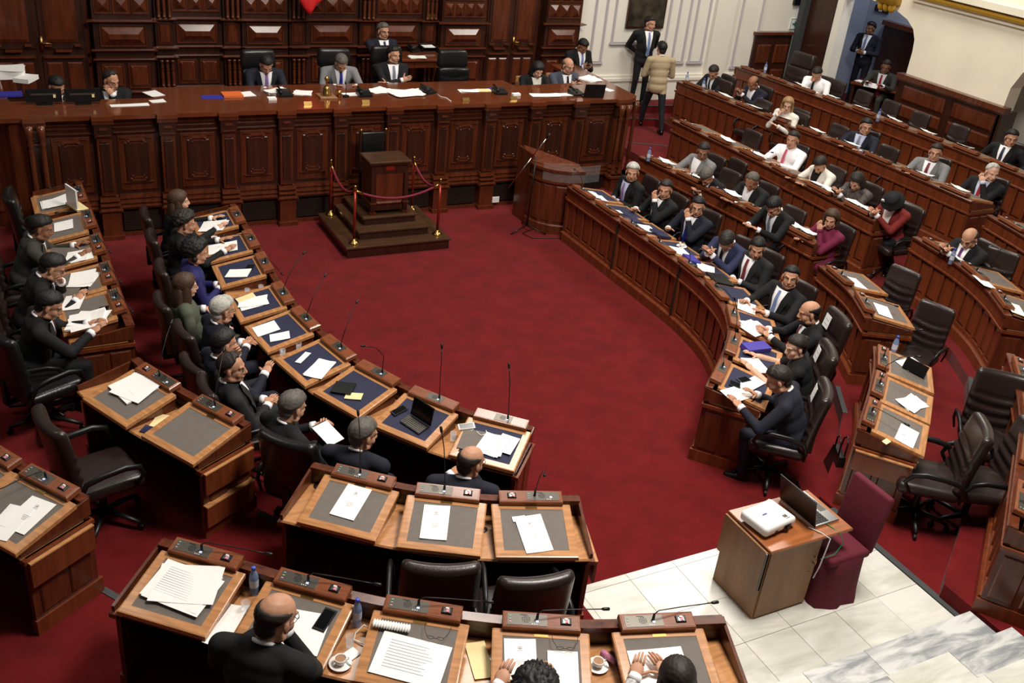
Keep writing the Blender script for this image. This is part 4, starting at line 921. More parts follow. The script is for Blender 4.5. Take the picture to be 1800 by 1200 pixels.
def ik(S, H, l1, l2, hint):
    S, H, hint = np.array(S), np.array(H), np.array(hint, float); d = H - S; L = np.linalg.norm(d)
    if L > (l1 + l2) * .985: H = S + d / L * (l1 + l2) * .985; d = H - S; L = np.linalg.norm(d)
    a = (l1 * l1 - l2 * l2 + L * L) / (2 * L); hh = math.sqrt(max(0, l1 * l1 - a * a)); u = d / L; p = hint - u * (hint @ u); p /= np.linalg.norm(p) + 1e-9
    return S + u * a + p * hh, H
PEOPLE = []
HLOC = None
def person(head, face, label, suit='suit_black', shirt='shirt', tie=None, hair='short', hc='hair_black', lean=10, yaw=0, nod=8, arms='desk', skin='skin', glasses=False, woman=False, pants=None, vopen=True, stand=False, floor=None, bare=False, group=None, scale=1.0, twist=0, roll=0, sit=None, tuck=0):
    """head: world position of the head centre; face: direction of the body in degrees"""
    PEOPLE.append(dict(locals()))
def build_people():
    raws = []
    for P in PEOPLE:
        B = Blob(); st = P['stand']; le = math.radians(P['lean']); hd = np.array(P['head'], float); fz = P['floor']
        # torso frame: pelvis -> neck
        pz = .93 if st else .57
        c, s = math.cos(le), math.sin(le)
        sc = P['scale']
        nk = .44; hh = nk + .155
        need = (hd[2] - fz + .03) / (1.1 * P['scale']) if st else (hd[2] - fz + .045) / 1.1
        if not st: pz = max(.5, min(.66, need - hh * c - 0.0))
        else: pz = need - hh * c
        pel = np.array([0, 0, pz])
        ax_u = np.array([0, s, c]); ax_f = np.array([0, c, -s]); ax_x = np.array([1., 0, 0])
        tw = math.radians(P['twist']); 
        def loc(x, f, u, k=1.0, pel=pel, ax_x=ax_x, ax_f=ax_f, ax_u=ax_u, tw=tw):
            a = tw * min(1, max(0, u / .4)); x, f = x * math.cos(a) - f * math.sin(a), x * math.sin(a) + f * math.cos(a)
            return pel + ax_x * x + ax_f * f + ax_u * u
        w = .9 if P['woman'] else 1.0
        R = np.stack([ax_x * math.cos(tw) + ax_f * math.sin(tw), -ax_x * math.sin(tw) + ax_f * math.cos(tw), ax_u], 1)
        ells = [((0, 0, .02), (.18, .135, .13)), ((0, .016, .15), (.178 * w, .14, .17)), ((0, .006, .29), (.196 * w, .128, .165)), ((0, -.012, .365), (.185 * w, .105, .085))]
        if st: ells += [((0, .0, -.1), (.185, .13, .13))]
        if P['woman']: ells += [((.07, .06, .27), (.065, .06, .07)), ((-.07, .06, .27), (.065, .06, .07))]
        for cc, rr in ells: B.ell(loc(*cc), rr, R)
        shx = .212 * w
        Sh = {}
        for sd in (-1, 1):
            Sh[sd] = loc(sd * shx, -.01, .375); B.cap(loc(sd * .06, -.012, .40), Sh[sd], .066, .068)
            B.cap(loc(sd * .075, -.015, .425), loc(0, -.01, .455), .036, .042)
        B.cap(loc(0, -.012, .40), loc(0, -.008, .455), .062, .052)
        # arms
        A = P['arms']; tz = .80; Hs = {}; cl = {}; nn = {}; hints = {}
        def L3(x, y, z): return np.array([x, y, z])
        for sd in (-1, 1):
            hints[sd] = (sd * .7, -.3, -.8); cl[sd] = .35; nn[sd] = (0, 0, 1)
            if st: Hs[sd] = L3(sd * .24, .04, pz - .12); nn[sd] = (sd, 0, 0)
            elif A in ('desk', 'write', 'read'): Hs[sd] = L3(sd * (.1 if A != 'desk' else .16), min(.5, .42 + s * .25), tz)
            elif A == 'lap': Hs[sd] = L3(sd * .06, .26 + s * .2, .70); 
            elif A == 'note': Hs[sd] = L3(sd * .07, .36, .78); cl[sd] = .7
            elif A == 'phone': Hs[sd] = L3(sd * .045, .36 + s * .25, .88); cl[sd] = .6; nn[sd] = (sd * .8, .2, .3)
            elif A == 'crossed': Hs[sd] = loc(-sd * .1, .185, .2 + .03 * sd); cl[sd] = .5; nn[sd] = (0, 1, .3); hints[sd] = (sd * 1, .1, -.6)
            else: Hs[sd] = L3(sd * .15, .33 + s * .2, tz - .02)
            if A in ('chin_r', 'chin_l') and sd == (1 if A == 'chin_r' else -1): 
                Hs[sd] = loc(sd * .03, .14, .42); Hs[sd][1] += .03; cl[sd] = 1.15; nn[sd] = (sd * .5, 1, .0); hints[sd] = (sd * .35, .35, -1)
            if A == 'rest': Hs[sd] = L3(sd * .27, .2, .70); cl[sd] = .4
        if st and A == 'back':
            for sd in (-1, 1): Hs[sd] = L3(sd * .06, -.17, pz + .0); hints[sd] = (sd * 1, -.3, 0)
        if st and A == 'phone':
            for sd in (-1, 1): Hs[sd] = L3(sd * .05, .27, pz + .2); cl[sd] = .6; nn[sd] = (sd * .8, .2, .3)
        if st and A == 'front':
            for sd in (-1, 1): Hs[sd] = L3(sd * .08, .22, pz + .12); cl[sd] = .5
        if A == 'point':
            Hs[-1] = L3(-.2, .5, tz); Hs[1] = L3(.12, .42, tz)
        arms = {}
        for sd in (-1, 1):
            e, hnd = ik(Sh[sd], Hs[sd], .285, .25, hints[sd]); arms[sd] = (e, hnd)
            B.cap(Sh[sd], e, .066 * w, .054 * w); B.cap(e, hnd, .053 * w, .037)
        legs = []
        for sd in (-1, 1):
            hp = pel + np.array([sd * .09, 0, -.02])
            if st:
                stp = P['sit'] or 0; kn = np.array([sd * .1, .03 + sd * stp * .16, (pz) * .52]); an = np.array([sd * .11, sd * stp * .28, .09])
            else: tk = P['tuck']; kn = np.array([sd * .13, max(.2, .42 - tk), .52]); an = np.array([sd * .13, max(-.05, .40 + .04 * sd - tk * 1.25), .1])
            B.cap(hp, kn, .088, .062); B.cap(kn, an, .06, .044); B.cap(an + [0, -.02, -.04], an + [0, .14, -.058], .042, .034)
            legs.append((hp, kn, an))
        raws.append((B.obj(.0135, 5), dict(P=P, loc=loc, ells=ells, arms=arms, cl=cl, nn=nn, pel=pel, pz=pz, le=le, tw=tw, w=w, ax_u=ax_u, ax_f=ax_f)))
    dg = bpy.context.evaluated_depsgraph_get()
    res = bake([r[0] for r in raws])
    out = []
    for (V, F), (_, q) in zip(res, raws):
        P = q['P']; st = P['stand']; pz = q['pz']; loc = q['loc']; suit = P['suit']; pants = P['pants'] or ('trouser' if suit in ('suit_grey', 'beige', 'shirt', 'cardigan', 'floral', 'red_vest', 'olive') else suit)
        b = MB(); b.v = [tuple(v) for v in V]; mats_ = [suit, pants, 'shoe', P['skin'], P['shirt']]; b.m = list(dict.fromkeys(mats_))
        ix = {m: b.m.index(m) for m in mats_}
        for f in F:
            c = V[list(f)].mean(0); m = suit
            if c[2] < .115: m = 'shoe'
            elif st and c[2] < pz - .19 and abs(c[0]) < .22 and not (P['arms'] == 'down' and abs(c[0]) > .2): m = pants
            elif not st and c[2] < pz + .04 and c[1] > .1 and (c[2] < .6 or c[1] < .1): m = pants
            elif not st and c[2] < pz - .02: m = pants
            if P['bare']:
                for sd in (-1, 1):
                    e, hn = q['arms'][sd]; d = hn - e; t = np.clip(((c - e) @ d) / (d @ d), 0, 1)
                    if np.linalg.norm(c - e - d * t) < .06 and t > .02 and c[1] > .1: m = P['skin']
            b.f.append(f); b.mi.append(ix[m])
        # head
        tw = q['tw']; hc_ = loc(0, .012 + .02, .44 + .155) if False else loc(0, .03, .60)
        Re = Euler((-q['le'] * .35 - math.radians(P['nod']), math.radians(P['roll']), tw + math.radians(P['yaw'])), 'XYZ').to_matrix()
        Rh = np.array(Re)
        # rotate about neck base: keep the neck attached
        nb = loc(0, .0, .46); hc_ = nb + Rh @ np.array([0, .035, .112])
        k = 1.01 if P['woman'] else 1.06
        for (hv, hf, hm) in head_geo(P['skin'], P['hc'] if P['hc'] != 'hair_white' else 'hair_grey', P['woman']):
            b.add([tuple(x) for x in (hv * k) @ Rh.T + hc_], hf, hm)
        for sd in (-1, 1):
            e, hn = q['arms'][sd]; d = hn - e; d /= np.linalg.norm(d)
            dd = d.copy()
            if P['arms'] in ('desk', 'write', 'read', 'point'): dd = d + np.array([0, .4, .25]); dd[2] = max(dd[2], -.12)
            if P['arms'].startswith('chin') and q['cl'][sd] > 1: dd = np.array([-sd * .5, -.1, .7])
            hand(b, hn + d * .012, dd, q['nn'][sd], -sd, q['cl'][sd], P['skin'], k)
            if not P['bare'] and suit not in ('shirt',): b.tube([tuple(hn - d * .012), tuple(hn + d * .03)], [.0405, .036], P['shirt'], 12)
        me = b.mesh('person'); me.polygons.foreach_set('use_smooth', [True] * len(me.polygons))
        hd = np.array(P['head']); a = math.radians(P['face']); rz = a - pi / 2
        Rz = np.array([[math.cos(rz), -math.sin(rz)], [math.sin(rz), math.cos(rz)]]); off = Rz @ hc_[:2]
        fl = hd[2] - hc_[2] if st else P['floor']
        sc = P['scale'] * 1.1; Rz2 = Rz * sc; off = Rz2 @ hc_[:2]
        zoff = P['floor'] if st else P['floor'] + (.5 - .5 * sc) * .9
        o = put('person', me, None, (hd[0] - off[0], hd[1] - off[1], zoff), rz, scale=(sc, sc, sc)); tag(o, P['label'], 'person', P['group'])
        if P['hair'] != 'none':
            ho = put('hair', hair_shell(P['hair'], P['hc']), o, tuple(hc_)); ho.rotation_euler = Re.to_euler(); ho.scale = (k, k, k)
        if 'bearded' in P['label']:
            bb = MB(); bb.ell((0, .052, -.088), (.048, .04, .034), P['hc'], 16, 10); bb.ell((0, .094, -.045), (.024, .006, .005), P['hc'], 10, 6)
            be_ = put('beard', bb.mesh('beard', True), o, tuple(hc_)); be_.rotation_euler = Re.to_euler(); be_.scale = (k, k, k)
        if P['glasses']:
            go = put('eyeglasses', glasses_mesh(), o, tuple(hc_)); go.rotation_euler = Re.to_euler(); go.scale = (k, k, k)
        # shirt front, collar, tie, lapels follow the torso surface
        def fy(x, u):
            best = -.2
            for cc, rr in q['ells']:
                t = 1 - ((x - cc[0]) / rr[0]) ** 2 - ((u - cc[2]) / rr[2]) ** 2
                if t > 0: best = max(best, cc[1] + rr[1] * math.sqrt(t))
            return best
        def strip(nm, m, fw_, u0, u1, off, n=9, k_=5):
            vs, fs = [], []
            for i in range(n):
                u = u0 + (u1 - u0) * i / (n - 1); xa, xb = fw_(i / (n - 1))
                for j in range(k_):
                    x = xa + (xb - xa) * j / (k_ - 1); y = fy(x, min(u, .405)); 
                    if u > .40: y = max(y, .062) - (u - .40) * .35
                    vs.append(tuple(loc(x, y + off, u)))
            for i in range(n - 1):
                for j in range(k_ - 1): fs.append((i * k_ + j, i * k_ + j + 1, (i + 1) * k_ + j + 1, (i + 1) * k_ + j))
            bb = MB(); bb.add(vs, fs, m); return put(nm, bb.mesh(nm, True), o)
        if P['vopen']:
            jk = suit != 'shirt'
            if jk:
                strip('shirt_front', P['shirt'], lambda t: (-.088 * t - .008, .088 * t + .008), .0, .445, .012)
                for sd in (-1, 1): strip('lapel', suit, lambda t, sd=sd: (sd * (.006 + .080 * t), sd * (.018 + .13 * min(t * 1.25, 1) * (1 if t < .8 else 1 - (t - .8) * 1.6))), .0, .445, .018, k_=3)
            if P['tie']: strip('necktie', P['tie'], lambda t: (-.036 + .018 * t, .036 - .018 * t), .02 if jk else .0, .43, .02, k_=3)
        if P['vopen'] or not P['woman']:
            bb = MB(); pts = [loc(.056 * math.cos(t), .056 * math.sin(t) - .004, .452 - .02 * math.sin(t)) for t in [2 * pi * i / 16 for i in range(17)]]; bb.tube([tuple(p) for p in pts], .011, P['shirt'], 6, False); put('shirt_collar', bb.mesh('shirt_collar', True), o)
        P['obj'] = o; P['hmid'] = (q['arms'][-1][1] + q['arms'][1][1]) / 2; out.append(o)
    return out
# ================================================================ WHO SITS WHERE
def row_face(key, p):
    pa, z = BLK[key]; q, t, nn = pa.at(pa.near(p)); return math.degrees(math.atan2(-nn.y, -nn.x))
SEATED = []
def sit(key, px, py, label, hz=1.19, turn=0, chair_l=None, ch_kind='brown', chair_on=True, back=.0, squat=1, **k):
    z = BLK[key][1] if key in BLK else key
    h = at(px, py, z + hz); f = k.pop('face', None)
    if f is None: f = row_face(key, h[:2])
    f += turn
    if key in BLK:
        pd = (BLK[key][0].at(BLK[key][0].near(h[:2]))[0] - Vector((h[0], h[1]))).length + .61 * math.sin(math.radians(k.get('lean', 10)))
        k['tuck'] = max(0, .67 - (pd - .12)) / 1.1
    person(tuple(h), f, label, floor=z, **k)
    if chair_on:
        a = math.radians(f); le = k.get('lean', 10); o = .61 * math.sin(math.radians(le)) + .02 + back
        grp = None
        chair(h[0] - math.cos(a) * o, h[1] - math.sin(a) * o, z, f, chair_l or ('brown armchair of the ' + ' '.join(label.split()[:11])), ch_kind, grp, detail=False, squat=squat, sc=.98 if key[0] == 'L' else .86)
        SEATED.append((h, f))
# --- right, front row
sit('A', 1112, 300, 'white-haired man in a black suit and violet tie, first in the front row', suit='suit_black', tie='tie_lilac', shirt='shirt_blue', hair='thick', hc='hair_white', yaw=55, nod=0, lean=12, arms='lap', skin='skin')
sit('A', 1170, 330, 'man in a black suit with his fist on his mouth beside the white-haired man', tie='tie_navy', hair='short', hc='hair_dark', yaw=42, nod=4, lean=2, arms='chin_l')
sit('A', 1227, 360, 'man in navy with a bright blue tie and glasses touching his chin', suit='suit_navy', tie='tie_blue', hair='short', glasses=True, yaw=38, nod=4, lean=4, arms='chin_l', turn=10)
sit('A', 1280, 412, 'man in a blue suit bowing his head over his phone', suit='suit_blue', tie='tie_black', hair='thick', hc='hair_dark', yaw=20, nod=48, lean=16, arms='phone', turn=12)
sit('A', 1332, 432, 'man in a charcoal suit with a burgundy tie looking down at the carpet', suit='suit_char', tie='tie_maroon', hair='short', yaw=42, nod=12, lean=6, arms='lap', turn=14)
sit('A', 1390, 485, 'young man with glasses and a pale blue tie looking up', suit='suit_black', tie='tie_sky', hair='short', glasses=True, yaw=40, nod=-6, lean=2, arms='desk', turn=20)
sit('A', 1423, 545, 'balding bearded man in black holding a sheet at the curve of the front row', tie='tie_maroon', hair='bald', yaw=5, nod=8, lean=10, arms='read', chair_on=False)
sit('A', 1400, 605, 'woman in a black short-sleeved dress with her dark hair tied up', suit='suit_black', hair='bun', hc='hair_dark', woman=True, vopen=False, bare=True, skin='skin_l', yaw=35, nod=10, lean=14, arms='desk', chair_on=False)
sit('A', 1370, 660, 'man in dark navy seen from behind at the last front seat', suit='suit_navy', hair='short', hc='hair_dark', lean=24, yaw=10, nod=20, arms='point', vopen=False, chair_on=False)
def chair_at(key, px, py, hz, face, label, kind='brown', zz=None, **k):
    z = zz if zz is not None else BLK[key][1]; p = at(px, py, z + hz)
    if face is None: face = row_face(key, p[:2])
    a = math.radians(face); return chair(p[0] + math.cos(a) * .33, p[1] + math.sin(a) * .33, z, face, label, kind, **k)
for (px, py, fa, l) in ((1468, 590, 160, 'armchair with a white notice on its back behind the bearded man'), (1448, 650, 148, 'armchair with a white notice on its back behind the woman in black'), (1440, 722, 140, 'armchair with a white notice on its back at the end of the front row')):
    c = chair_at('A', px, py, .88, fa, l)
    b = MB(); b.box(-.06, .06, .0, .003, .0, .15, 'paper'); b.box(-.04, .04, .003, .004, .04, .05, 'ink'); b.box(-.04, .04, .003, .004, .09, .1, 'ink'); put('notice', b.mesh('notice'), c, (.12, -.222, .88), rx=.16)['label'] = 'white printed notice'
# --- right, second row
sit('B', 1237, 262, 'man in a grey suit and open white collar, first in the second row', suit='suit_grey', hair='short', hc='hair_dark', skin='skin_d', yaw=45, nod=14, lean=6, arms='desk', glasses=True)
sit('B', 1243, 303, 'grey-haired man in black bending far over his desk', suit='suit_black', hair='short', hc='hair_grey', yaw=20, nod=40, lean=26, arms='lap', hz=1.08)
sit('B', 1323, 312, 'man in a black jacket reading a sheet of paper in the second row', suit='suit_black', hair='recede', hc='hair_grey', skin='skin_d', yaw=20, nod=30, lean=12, arms='read')
sit('B', 1362, 355, 'man with black hair writing, head low, in the second row', suit='suit_black', hair='thick', tie='tie_grey', yaw=10, nod=35, lean=18, arms='write')
sit('B', 1462, 382, 'woman in a magenta suit resting a finger on her cheek', suit='magenta', shirt='magenta', hair='bob', hc='hair_brown', woman=True, yaw=35, nod=8, lean=2, arms='chin_l', turn=-6, vopen=False, pants='magenta')
chair_at('B', 1302, 302, .85, 182, 'empty brown armchair with a black bag hung over it in the second row', sc=.84)
# --- right, third row
sit('C', 1394, 243, 'man in a white shirt and pink tie leaning back', suit='shirt', tie='tie_pink', hair='short', hc='hair_dark', yaw=15, nod=2, lean=-2, arms='desk', turn=12)
sit('C', 1443, 282, 'woman in a white cardigan over black, looking down', suit='cardigan', shirt='suit_black', hair='short', hc='hair_dark', woman=True, yaw=20, nod=35, lean=12, arms='desk')
sit('C', 1507, 312, 'woman with long dark hair in a floral blouse holding a phone', suit='floral', hair='long', hc='hair_dark', woman=True, yaw=20, nod=30, lean=12, arms='phone', vopen=False)
sit('C', 1572, 347, 'woman in a black hat and dark red waistcoat with white sleeves', suit='red_vest', shirt='shirt', hair='long', hc='hair_black', woman=True, yaw=20, nod=40, lean=14, arms='phone')
chair_at('C', 1328, 250, .85, 184, 'empty brown armchair at the far end of the third row', sc=.84); chair_at('C', 1606, 385, .85, 178, 'big empty brown armchair behind the woman in the black hat', sc=.9)
# --- right, fourth row
sit('D', 1255, 122, 'man in a black suit reading at the far corner of the fourth row', suit='suit_black', hair='short', hc='hair_dark', tie='tie_navy', glasses=True, yaw=25, nod=28, lean=18, arms='write')
sit('D', 1325, 141, 'bald man in a navy jacket looking at his phone in the fourth row', suit='suit_navy', hair='bald', hc='hair_dark', skin='skin_d', yaw=5, nod=28, lean=10, arms='phone')
sit('D', 1385, 182, 'blond woman in a white top resting her chin on her hand', suit='cardigan', shirt='cardigan', hair='long', hc='hair_blond', woman=True, skin='skin_l', glasses=True, yaw=40, nod=4, lean=14, arms='chin_r', vopen=False)
sit('D', 1523, 220, 'man in a dark navy suit with a grey-blue tie and glasses, fourth row', suit='suit_navy', shirt='shirt_blue', tie='tie_grey', hair='short', glasses=True, yaw=35, nod=4, lean=0, arms='desk', turn=20)
sit('D', 1645, 266, 'man in a light grey suit with a dusty red tie, fourth row', suit='suit_grey', tie='tie_maroon', hair='short', hc='hair_dark', glasses=True, yaw=20, nod=0, lean=0, arms='desk', turn=18)
sit('D', 1745, 300, 'white-haired man with his hand on his mouth at the end of the fourth row', suit='suit_black', shirt='shirt_blue', tie='tie_red', hair='recede', hc='hair_white', skin='skin_l', yaw=50, nod=10, lean=-2, arms='chin_l', turn=10)
for (px, py, l) in ((1279, 160, 'empty brown chair between the reader and the bald man in navy'), (1347, 195, 'empty brown chair left of the blond woman'), (1412, 218, 'brown chair with a dark coat on it, right of the blond woman'), (1480, 240, 'empty chair left of the man in dark navy'), (1566, 278, 'empty brown chair between the navy and the grey suit')):
    chair_at('D', px, py, .85, 182, l, detail=False, sc=.84)
# --- right, fifth row and walls
sit('E', 1437, 125, 'man in a white shirt and dark tie with his hand over his mouth', suit='shirt', tie='tie_black', hair='short', hc='hair_dark', yaw=10, nod=30, lean=10, arms='chin_r', turn=15)
sit('E', 1779, 240, 'young man in a black suit and glasses at the right edge', suit='suit_black', tie='tie_navy', hair='thick', glasses=True, yaw=35, nod=6, lean=0, arms='rest', turn=15, skin='skin')
chair_at('E', 1410, 108, 1.15, 190, 'high-backed brown leather armchair near the green arrow sign', high=True)
for (px, py, l) in ((1477, 160, 'first low brown chair of the back row, right of the man in the white shirt'), (1523, 178, 'second low brown chair of the back row'), (1571, 196, 'third low brown chair of the back row, below the side table'), (1622, 217, 'fourth low brown chair of the back row, before the wooden panels'), (1690, 240, 'last low brown chair of the back row, nearest the panel corner')):
    chair_at('E', px, py, .85, 182, l, detail=False, group='low chairs of the back row', sc=.82)
p_ = at(1558, 115, .6 + 1.2); person(tuple(p_), 205, 'man in a dark grey suit and red tie at the small side table', floor=.6, suit='suit_taupe', tie='tie_red', hair='short', hc='hair_dark', skin='skin_d', glasses=True, yaw=15, nod=8, lean=10, arms='desk')
p_ = at(1530, 50, .6 + 1.72); person(tuple(p_), 200, 'man in a dark suit with a badge standing under the arch', floor=.6, suit='suit_navy', tie='tie_sky', hair='short', hc='hair_black', skin='skin_d', yaw=-10, nod=5, lean=0, arms='front', stand=True)
# --- right, separate desks
sit('C2', 1706, 412, 'bald man in black with a purple tie and glasses at the curved desk', suit='suit_black', tie='tie_purple', hair='bald', hc='hair_dark', skin='skin', glasses=True, yaw=20, nod=26, lean=12, arms='phone', turn=5)
chair_at('C2', 1760, 462, .85, 200, 'empty armchair just right of the bald man in black', sc=.88)
chair_at('B2', 1592, 497, .85, 190, 'empty brown armchair behind the two-seat curved desk, the farther of the pair', sc=.88); chair_at('B2', 1645, 560, .85, 200, 'empty brown armchair behind the two-seat curved desk, the nearer of the pair', sc=.88)
for (px, py, fa, l) in ((1752, 700, 225, 'large brown armchair turned with its back to the camera at right'), (1712, 795, 140, 'brown armchair pushed up to the desk nearest the projector'), (1800, 800, 150, 'brown armchair cut by the right edge of the picture')):
    chair_at('B3', px, py, .85, fa, l)
# --- left, front row
sit('L1', 315, 350, 'woman with brown fringe in a black jacket, farthest in the left row', suit='suit_black', hair='fringe', hc='hair_brown', woman=True, skin='skin_l', lean=8, yaw=0, nod=0, arms='desk', vopen=False)
sit('L1', 326, 388, 'woman in black with short wavy dark hair in the left row', suit='suit_black', hair='curly', hc='hair_dark', woman=True, lean=6, yaw=0, arms='desk', vopen=False)
sit('L1', 346, 440, 'woman in royal blue with thick curly black hair', suit='royal', hair='afro', hc='hair_black', woman=True, lean=6, yaw=5, arms='lap', vopen=False)
sit('L1', 327, 498, 'woman with long brown hair in an olive jacket leaning back', suit='olive', hair='long', hc='hair_brown', woman=True, skin='skin_l', lean=-6, yaw=5, glasses=True, arms='rest', vopen=False)
sit('L1', 392, 540, 'white-haired man with glasses in a dark suit, left row', suit='suit_navy', hair='thick', hc='hair_white', lean=8, yaw=5, nod=5, glasses=True, arms='lap')
sit('L1', 394, 598, 'man with black hair raising his fist, left row', suit='suit_navy', hair='short', hc='hair_black', lean=0, yaw=0, arms='chin_l')
sit('L1', 408, 642, 'balding man with glasses in a dark grey suit leaning back', suit='suit_char', tie='tie_black', hair='recede', hc='hair_dark', glasses=True, lean=-8, yaw=-25, nod=4, arms='lap', turn=-15)
sit('L1', 515, 708, 'grey-haired man in black writing on a white notepad', chair_on=False, suit='suit_black', hair='thick', hc='hair_grey', lean=8, yaw=0, nod=14, arms='note', vopen=False, turn=-8)
sit('L1', 640, 758, 'grey-haired man in a navy suit seen from behind', suit='suit_navy', hair='thick', hc='hair_grey', lean=12, yaw=-35, nod=6, arms='crossed', vopen=False, turn=10, squat=.7)
sit('L1', 829, 806, 'bald man in navy with glasses and a hand on his chin', suit='suit_navy', hair='bald', hc='hair_dark', glasses=True, lean=14, yaw=-38, nod=6, arms='chin_r', vopen=False, turn=8, skin='skin', squat=.7)
chair_at('L1', 505, 815, .88, 42, 'large dark armchair standing empty behind the man with the notepad', 'black')
# --- left, second row
sit('L2far', 72, 395, 'man in a grey-brown suit and yellow tie, first of the far-left row', suit='suit_taupe', tie='tie_yellow', hair='short', lean=20, yaw=-10, nod=12, arms='desk', skin='skin_d')
sit('L2far', 92, 462, 'man in black with glasses holding a pen to his face, far-left row', suit='suit_black', hair='short', lean=24, yaw=-5, nod=22, glasses=True, arms='chin_l')
sit('L2far', 86, 528, 'man in black reading a thick stack of papers, far-left row', suit='suit_black', tie='tie_red', hair='short', lean=16, yaw=-10, nod=22, arms='read')
chair_at('L2mid', 92, 785, .88, 15, 'empty brown armchair in front of the two-seat desk at left')
chair_at('L2far', -5, 590, 1.1, 25, 'dark armchair cut by the left edge, below the man with the papers', 'black'); chair_at('L2far', 18, 345, 1.1, 0, 'dark armchair at the left edge beside the first papers', 'black')
# --- near rows
chair_at('L2near', 775, 1008, 1.05, 68, 'brown armchair, left of the pair behind the three programmes'); chair_at('L2near', 942, 1030, 1.05, 78, 'brown armchair, right of the pair behind the three programmes')
sit('L3near', 487, 1093, 'bald man in a black suit resting his face on his hand in the foreground', suit='suit_black', hair='bald', hc='hair_dark', skin='skin', glasses=True, scale=1.1, lean=20, yaw=-25, nod=10, arms='chin_r', vopen=False)
sit('L3near', 941, 1210, 'person with short black hair at the bottom edge', suit='suit_black', hair='curly', hc='hair_black', lean=14, yaw=0, nod=20, arms='desk', vopen=False)
sit('L3near', 1192, 1185, 'woman with long dark hair and patterned blouse at the bottom edge', suit='floral2', hair='long', hc='hair_dark', woman=True, lean=18, yaw=-10, nod=24, arms='write', vopen=False)
# --- presiding bench
DZ = .85
def dais(px, py, label, hz=1.2, face=-90, z=DZ, chk='black', high=True, **k):
    h = at(px, py, z + hz); person(tuple(h), face, label, floor=z, **k)
    le = k.get('lean', 10); a = math.radians(face); o = .61 * math.sin(math.radians(le)) + .04
    if chk: chair(h[0] - math.cos(a) * o, h[1] - math.sin(a) * o, z, face, 'tall black leather chair of the ' + ' '.join(label.split()[:9]), 'black', None, high=high, detail=False, tilt=.06, nm='executive_chair', sc=1.03)
    return h
dais(468, 106, 'man in a dark navy suit and lilac tie writing at the bench', suit='suit_navy', tie='tie_lilac', hair='short', hc='hair_black', nod=32, lean=14, arms='write')
dais(600, 103, 'man in a light grey suit with a blue tie beside the bell', suit='suit_grey', tie='tie_blue', hair='short', hc='hair_grey', nod=35, lean=14, arms='desk', yaw=0, face=-95)
dais(692, 94, 'man in a black suit with crossed arms in the third tall chair', suit='suit_black', tie='tie_grey', hair='short', hc='hair_black', nod=2, lean=0, arms='crossed', yaw=25, face=-92)
p_ = at(813, 108, DZ + 1.15); chair(p_[0], p_[1] + .1, DZ, -92, 'empty tall black leather chair on the right of the bench', 'black', None, high=True, detail=False, tilt=.06, nm='executive_chair', sc=1.03)
h_ = at(674, 50, DZ + 1.36); person(tuple(h_), -85, 'grey-haired man with glasses and folded arms behind the bench', floor=DZ, suit='suit_navy', tie='tie_navy', hair='short', hc='hair_grey', glasses=True, nod=2, lean=0, arms='crossed', yaw=10)
def plain_chair(x, y, z, ang, label):
    t = empty('wooden_chair', (x, y, z), math.radians(ang) - pi / 2); tag(t, label, 'chair')
    put('seat', once('pcs', lambda: rbox_mesh('seat', .44, .42, .06, .02, 'leather_brown')), t, (0, 0, .45)); put('backrest', once('pcb', lambda: rbox_mesh('backrest', .42, .04, .36, .015, 'wood_cart')), t, (0, -.2, .82))
    for sx in (-1, 1):
        for sy in (-1, 1):
            b = MB(); b.box(-.018, .018, -.018, .018, 0, .9 if sy < 0 else .43, 'wood_cart'); put('leg', b.mesh('leg'), t, (sx * .19, sy * .19, 0))
for (px, py, z, l, k) in ((99, 145, .7, 'man with black hair and an earpiece behind the left monitor', dict(suit='suit_black', hair='short', hc='hair_black', nod=25, lean=10, yaw=20, arms='desk')),
    (195, 137, .7, 'balding man with glasses and a fist on his mouth behind the right monitor', dict(suit='suit_black', tie='tie_black', hair='recede', hc='hair_dark', glasses=True, nod=12, lean=8, yaw=30, arms='chin_l')),
    (946, 118, .72, 'woman in a black jacket and white blouse with straight black hair at the bench', dict(suit='suit_black', shirt='cardigan', hair='fringe', hc='hair_black', woman=True, skin='skin_l', nod=22, lean=10, arms='desk')),
    (999, 113, .72, 'bald man with glasses in a blue-grey suit at the end of the bench', dict(suit='suit_slate', tie='tie_black', hair='bald', hc='hair_grey', glasses=True, nod=8, lean=8, yaw=10, arms='phone'))):
    h = dais(px, py, l, hz=1.24, z=z, chk=None, **k); plain_chair(h[0], h[1] + .18, z, -90, 'wooden chair of the ' + ' '.join(l.split()[:10]))
# --- standing by the white wall
h_ = wy(1143, 42, 3.3); person((h_[0], h_[1], h_[2]), -100, 'tall man in a dark suit and blue tie standing against the white wall', floor=.6, suit='suit_black', tie='tie_sky', hair='thick', stand=True, arms='back', yaw=25, nod=4, lean=0)
h_ = wy(1163, 86, 2.65); person((h_[0], h_[1], h_[2]), 75, 'man in a beige jacket and dark trousers seen from behind on the steps', floor=.3, suit='beige', pants='trouser', hair='short', hc='hair_black', stand=True, arms='front', lean=6, nod=6, vopen=False, sit=-1)
h_ = wy(1025, 78, 3.05); person((h_[0], h_[1], h_[2]), -85, 'young man in a black suit looking at his phone beside the carved wall', floor=.6, suit='suit_black', tie='tie_sky', hair='short', stand=True, arms='phone', lean=4, nod=34, skin='skin_d')
build_people()
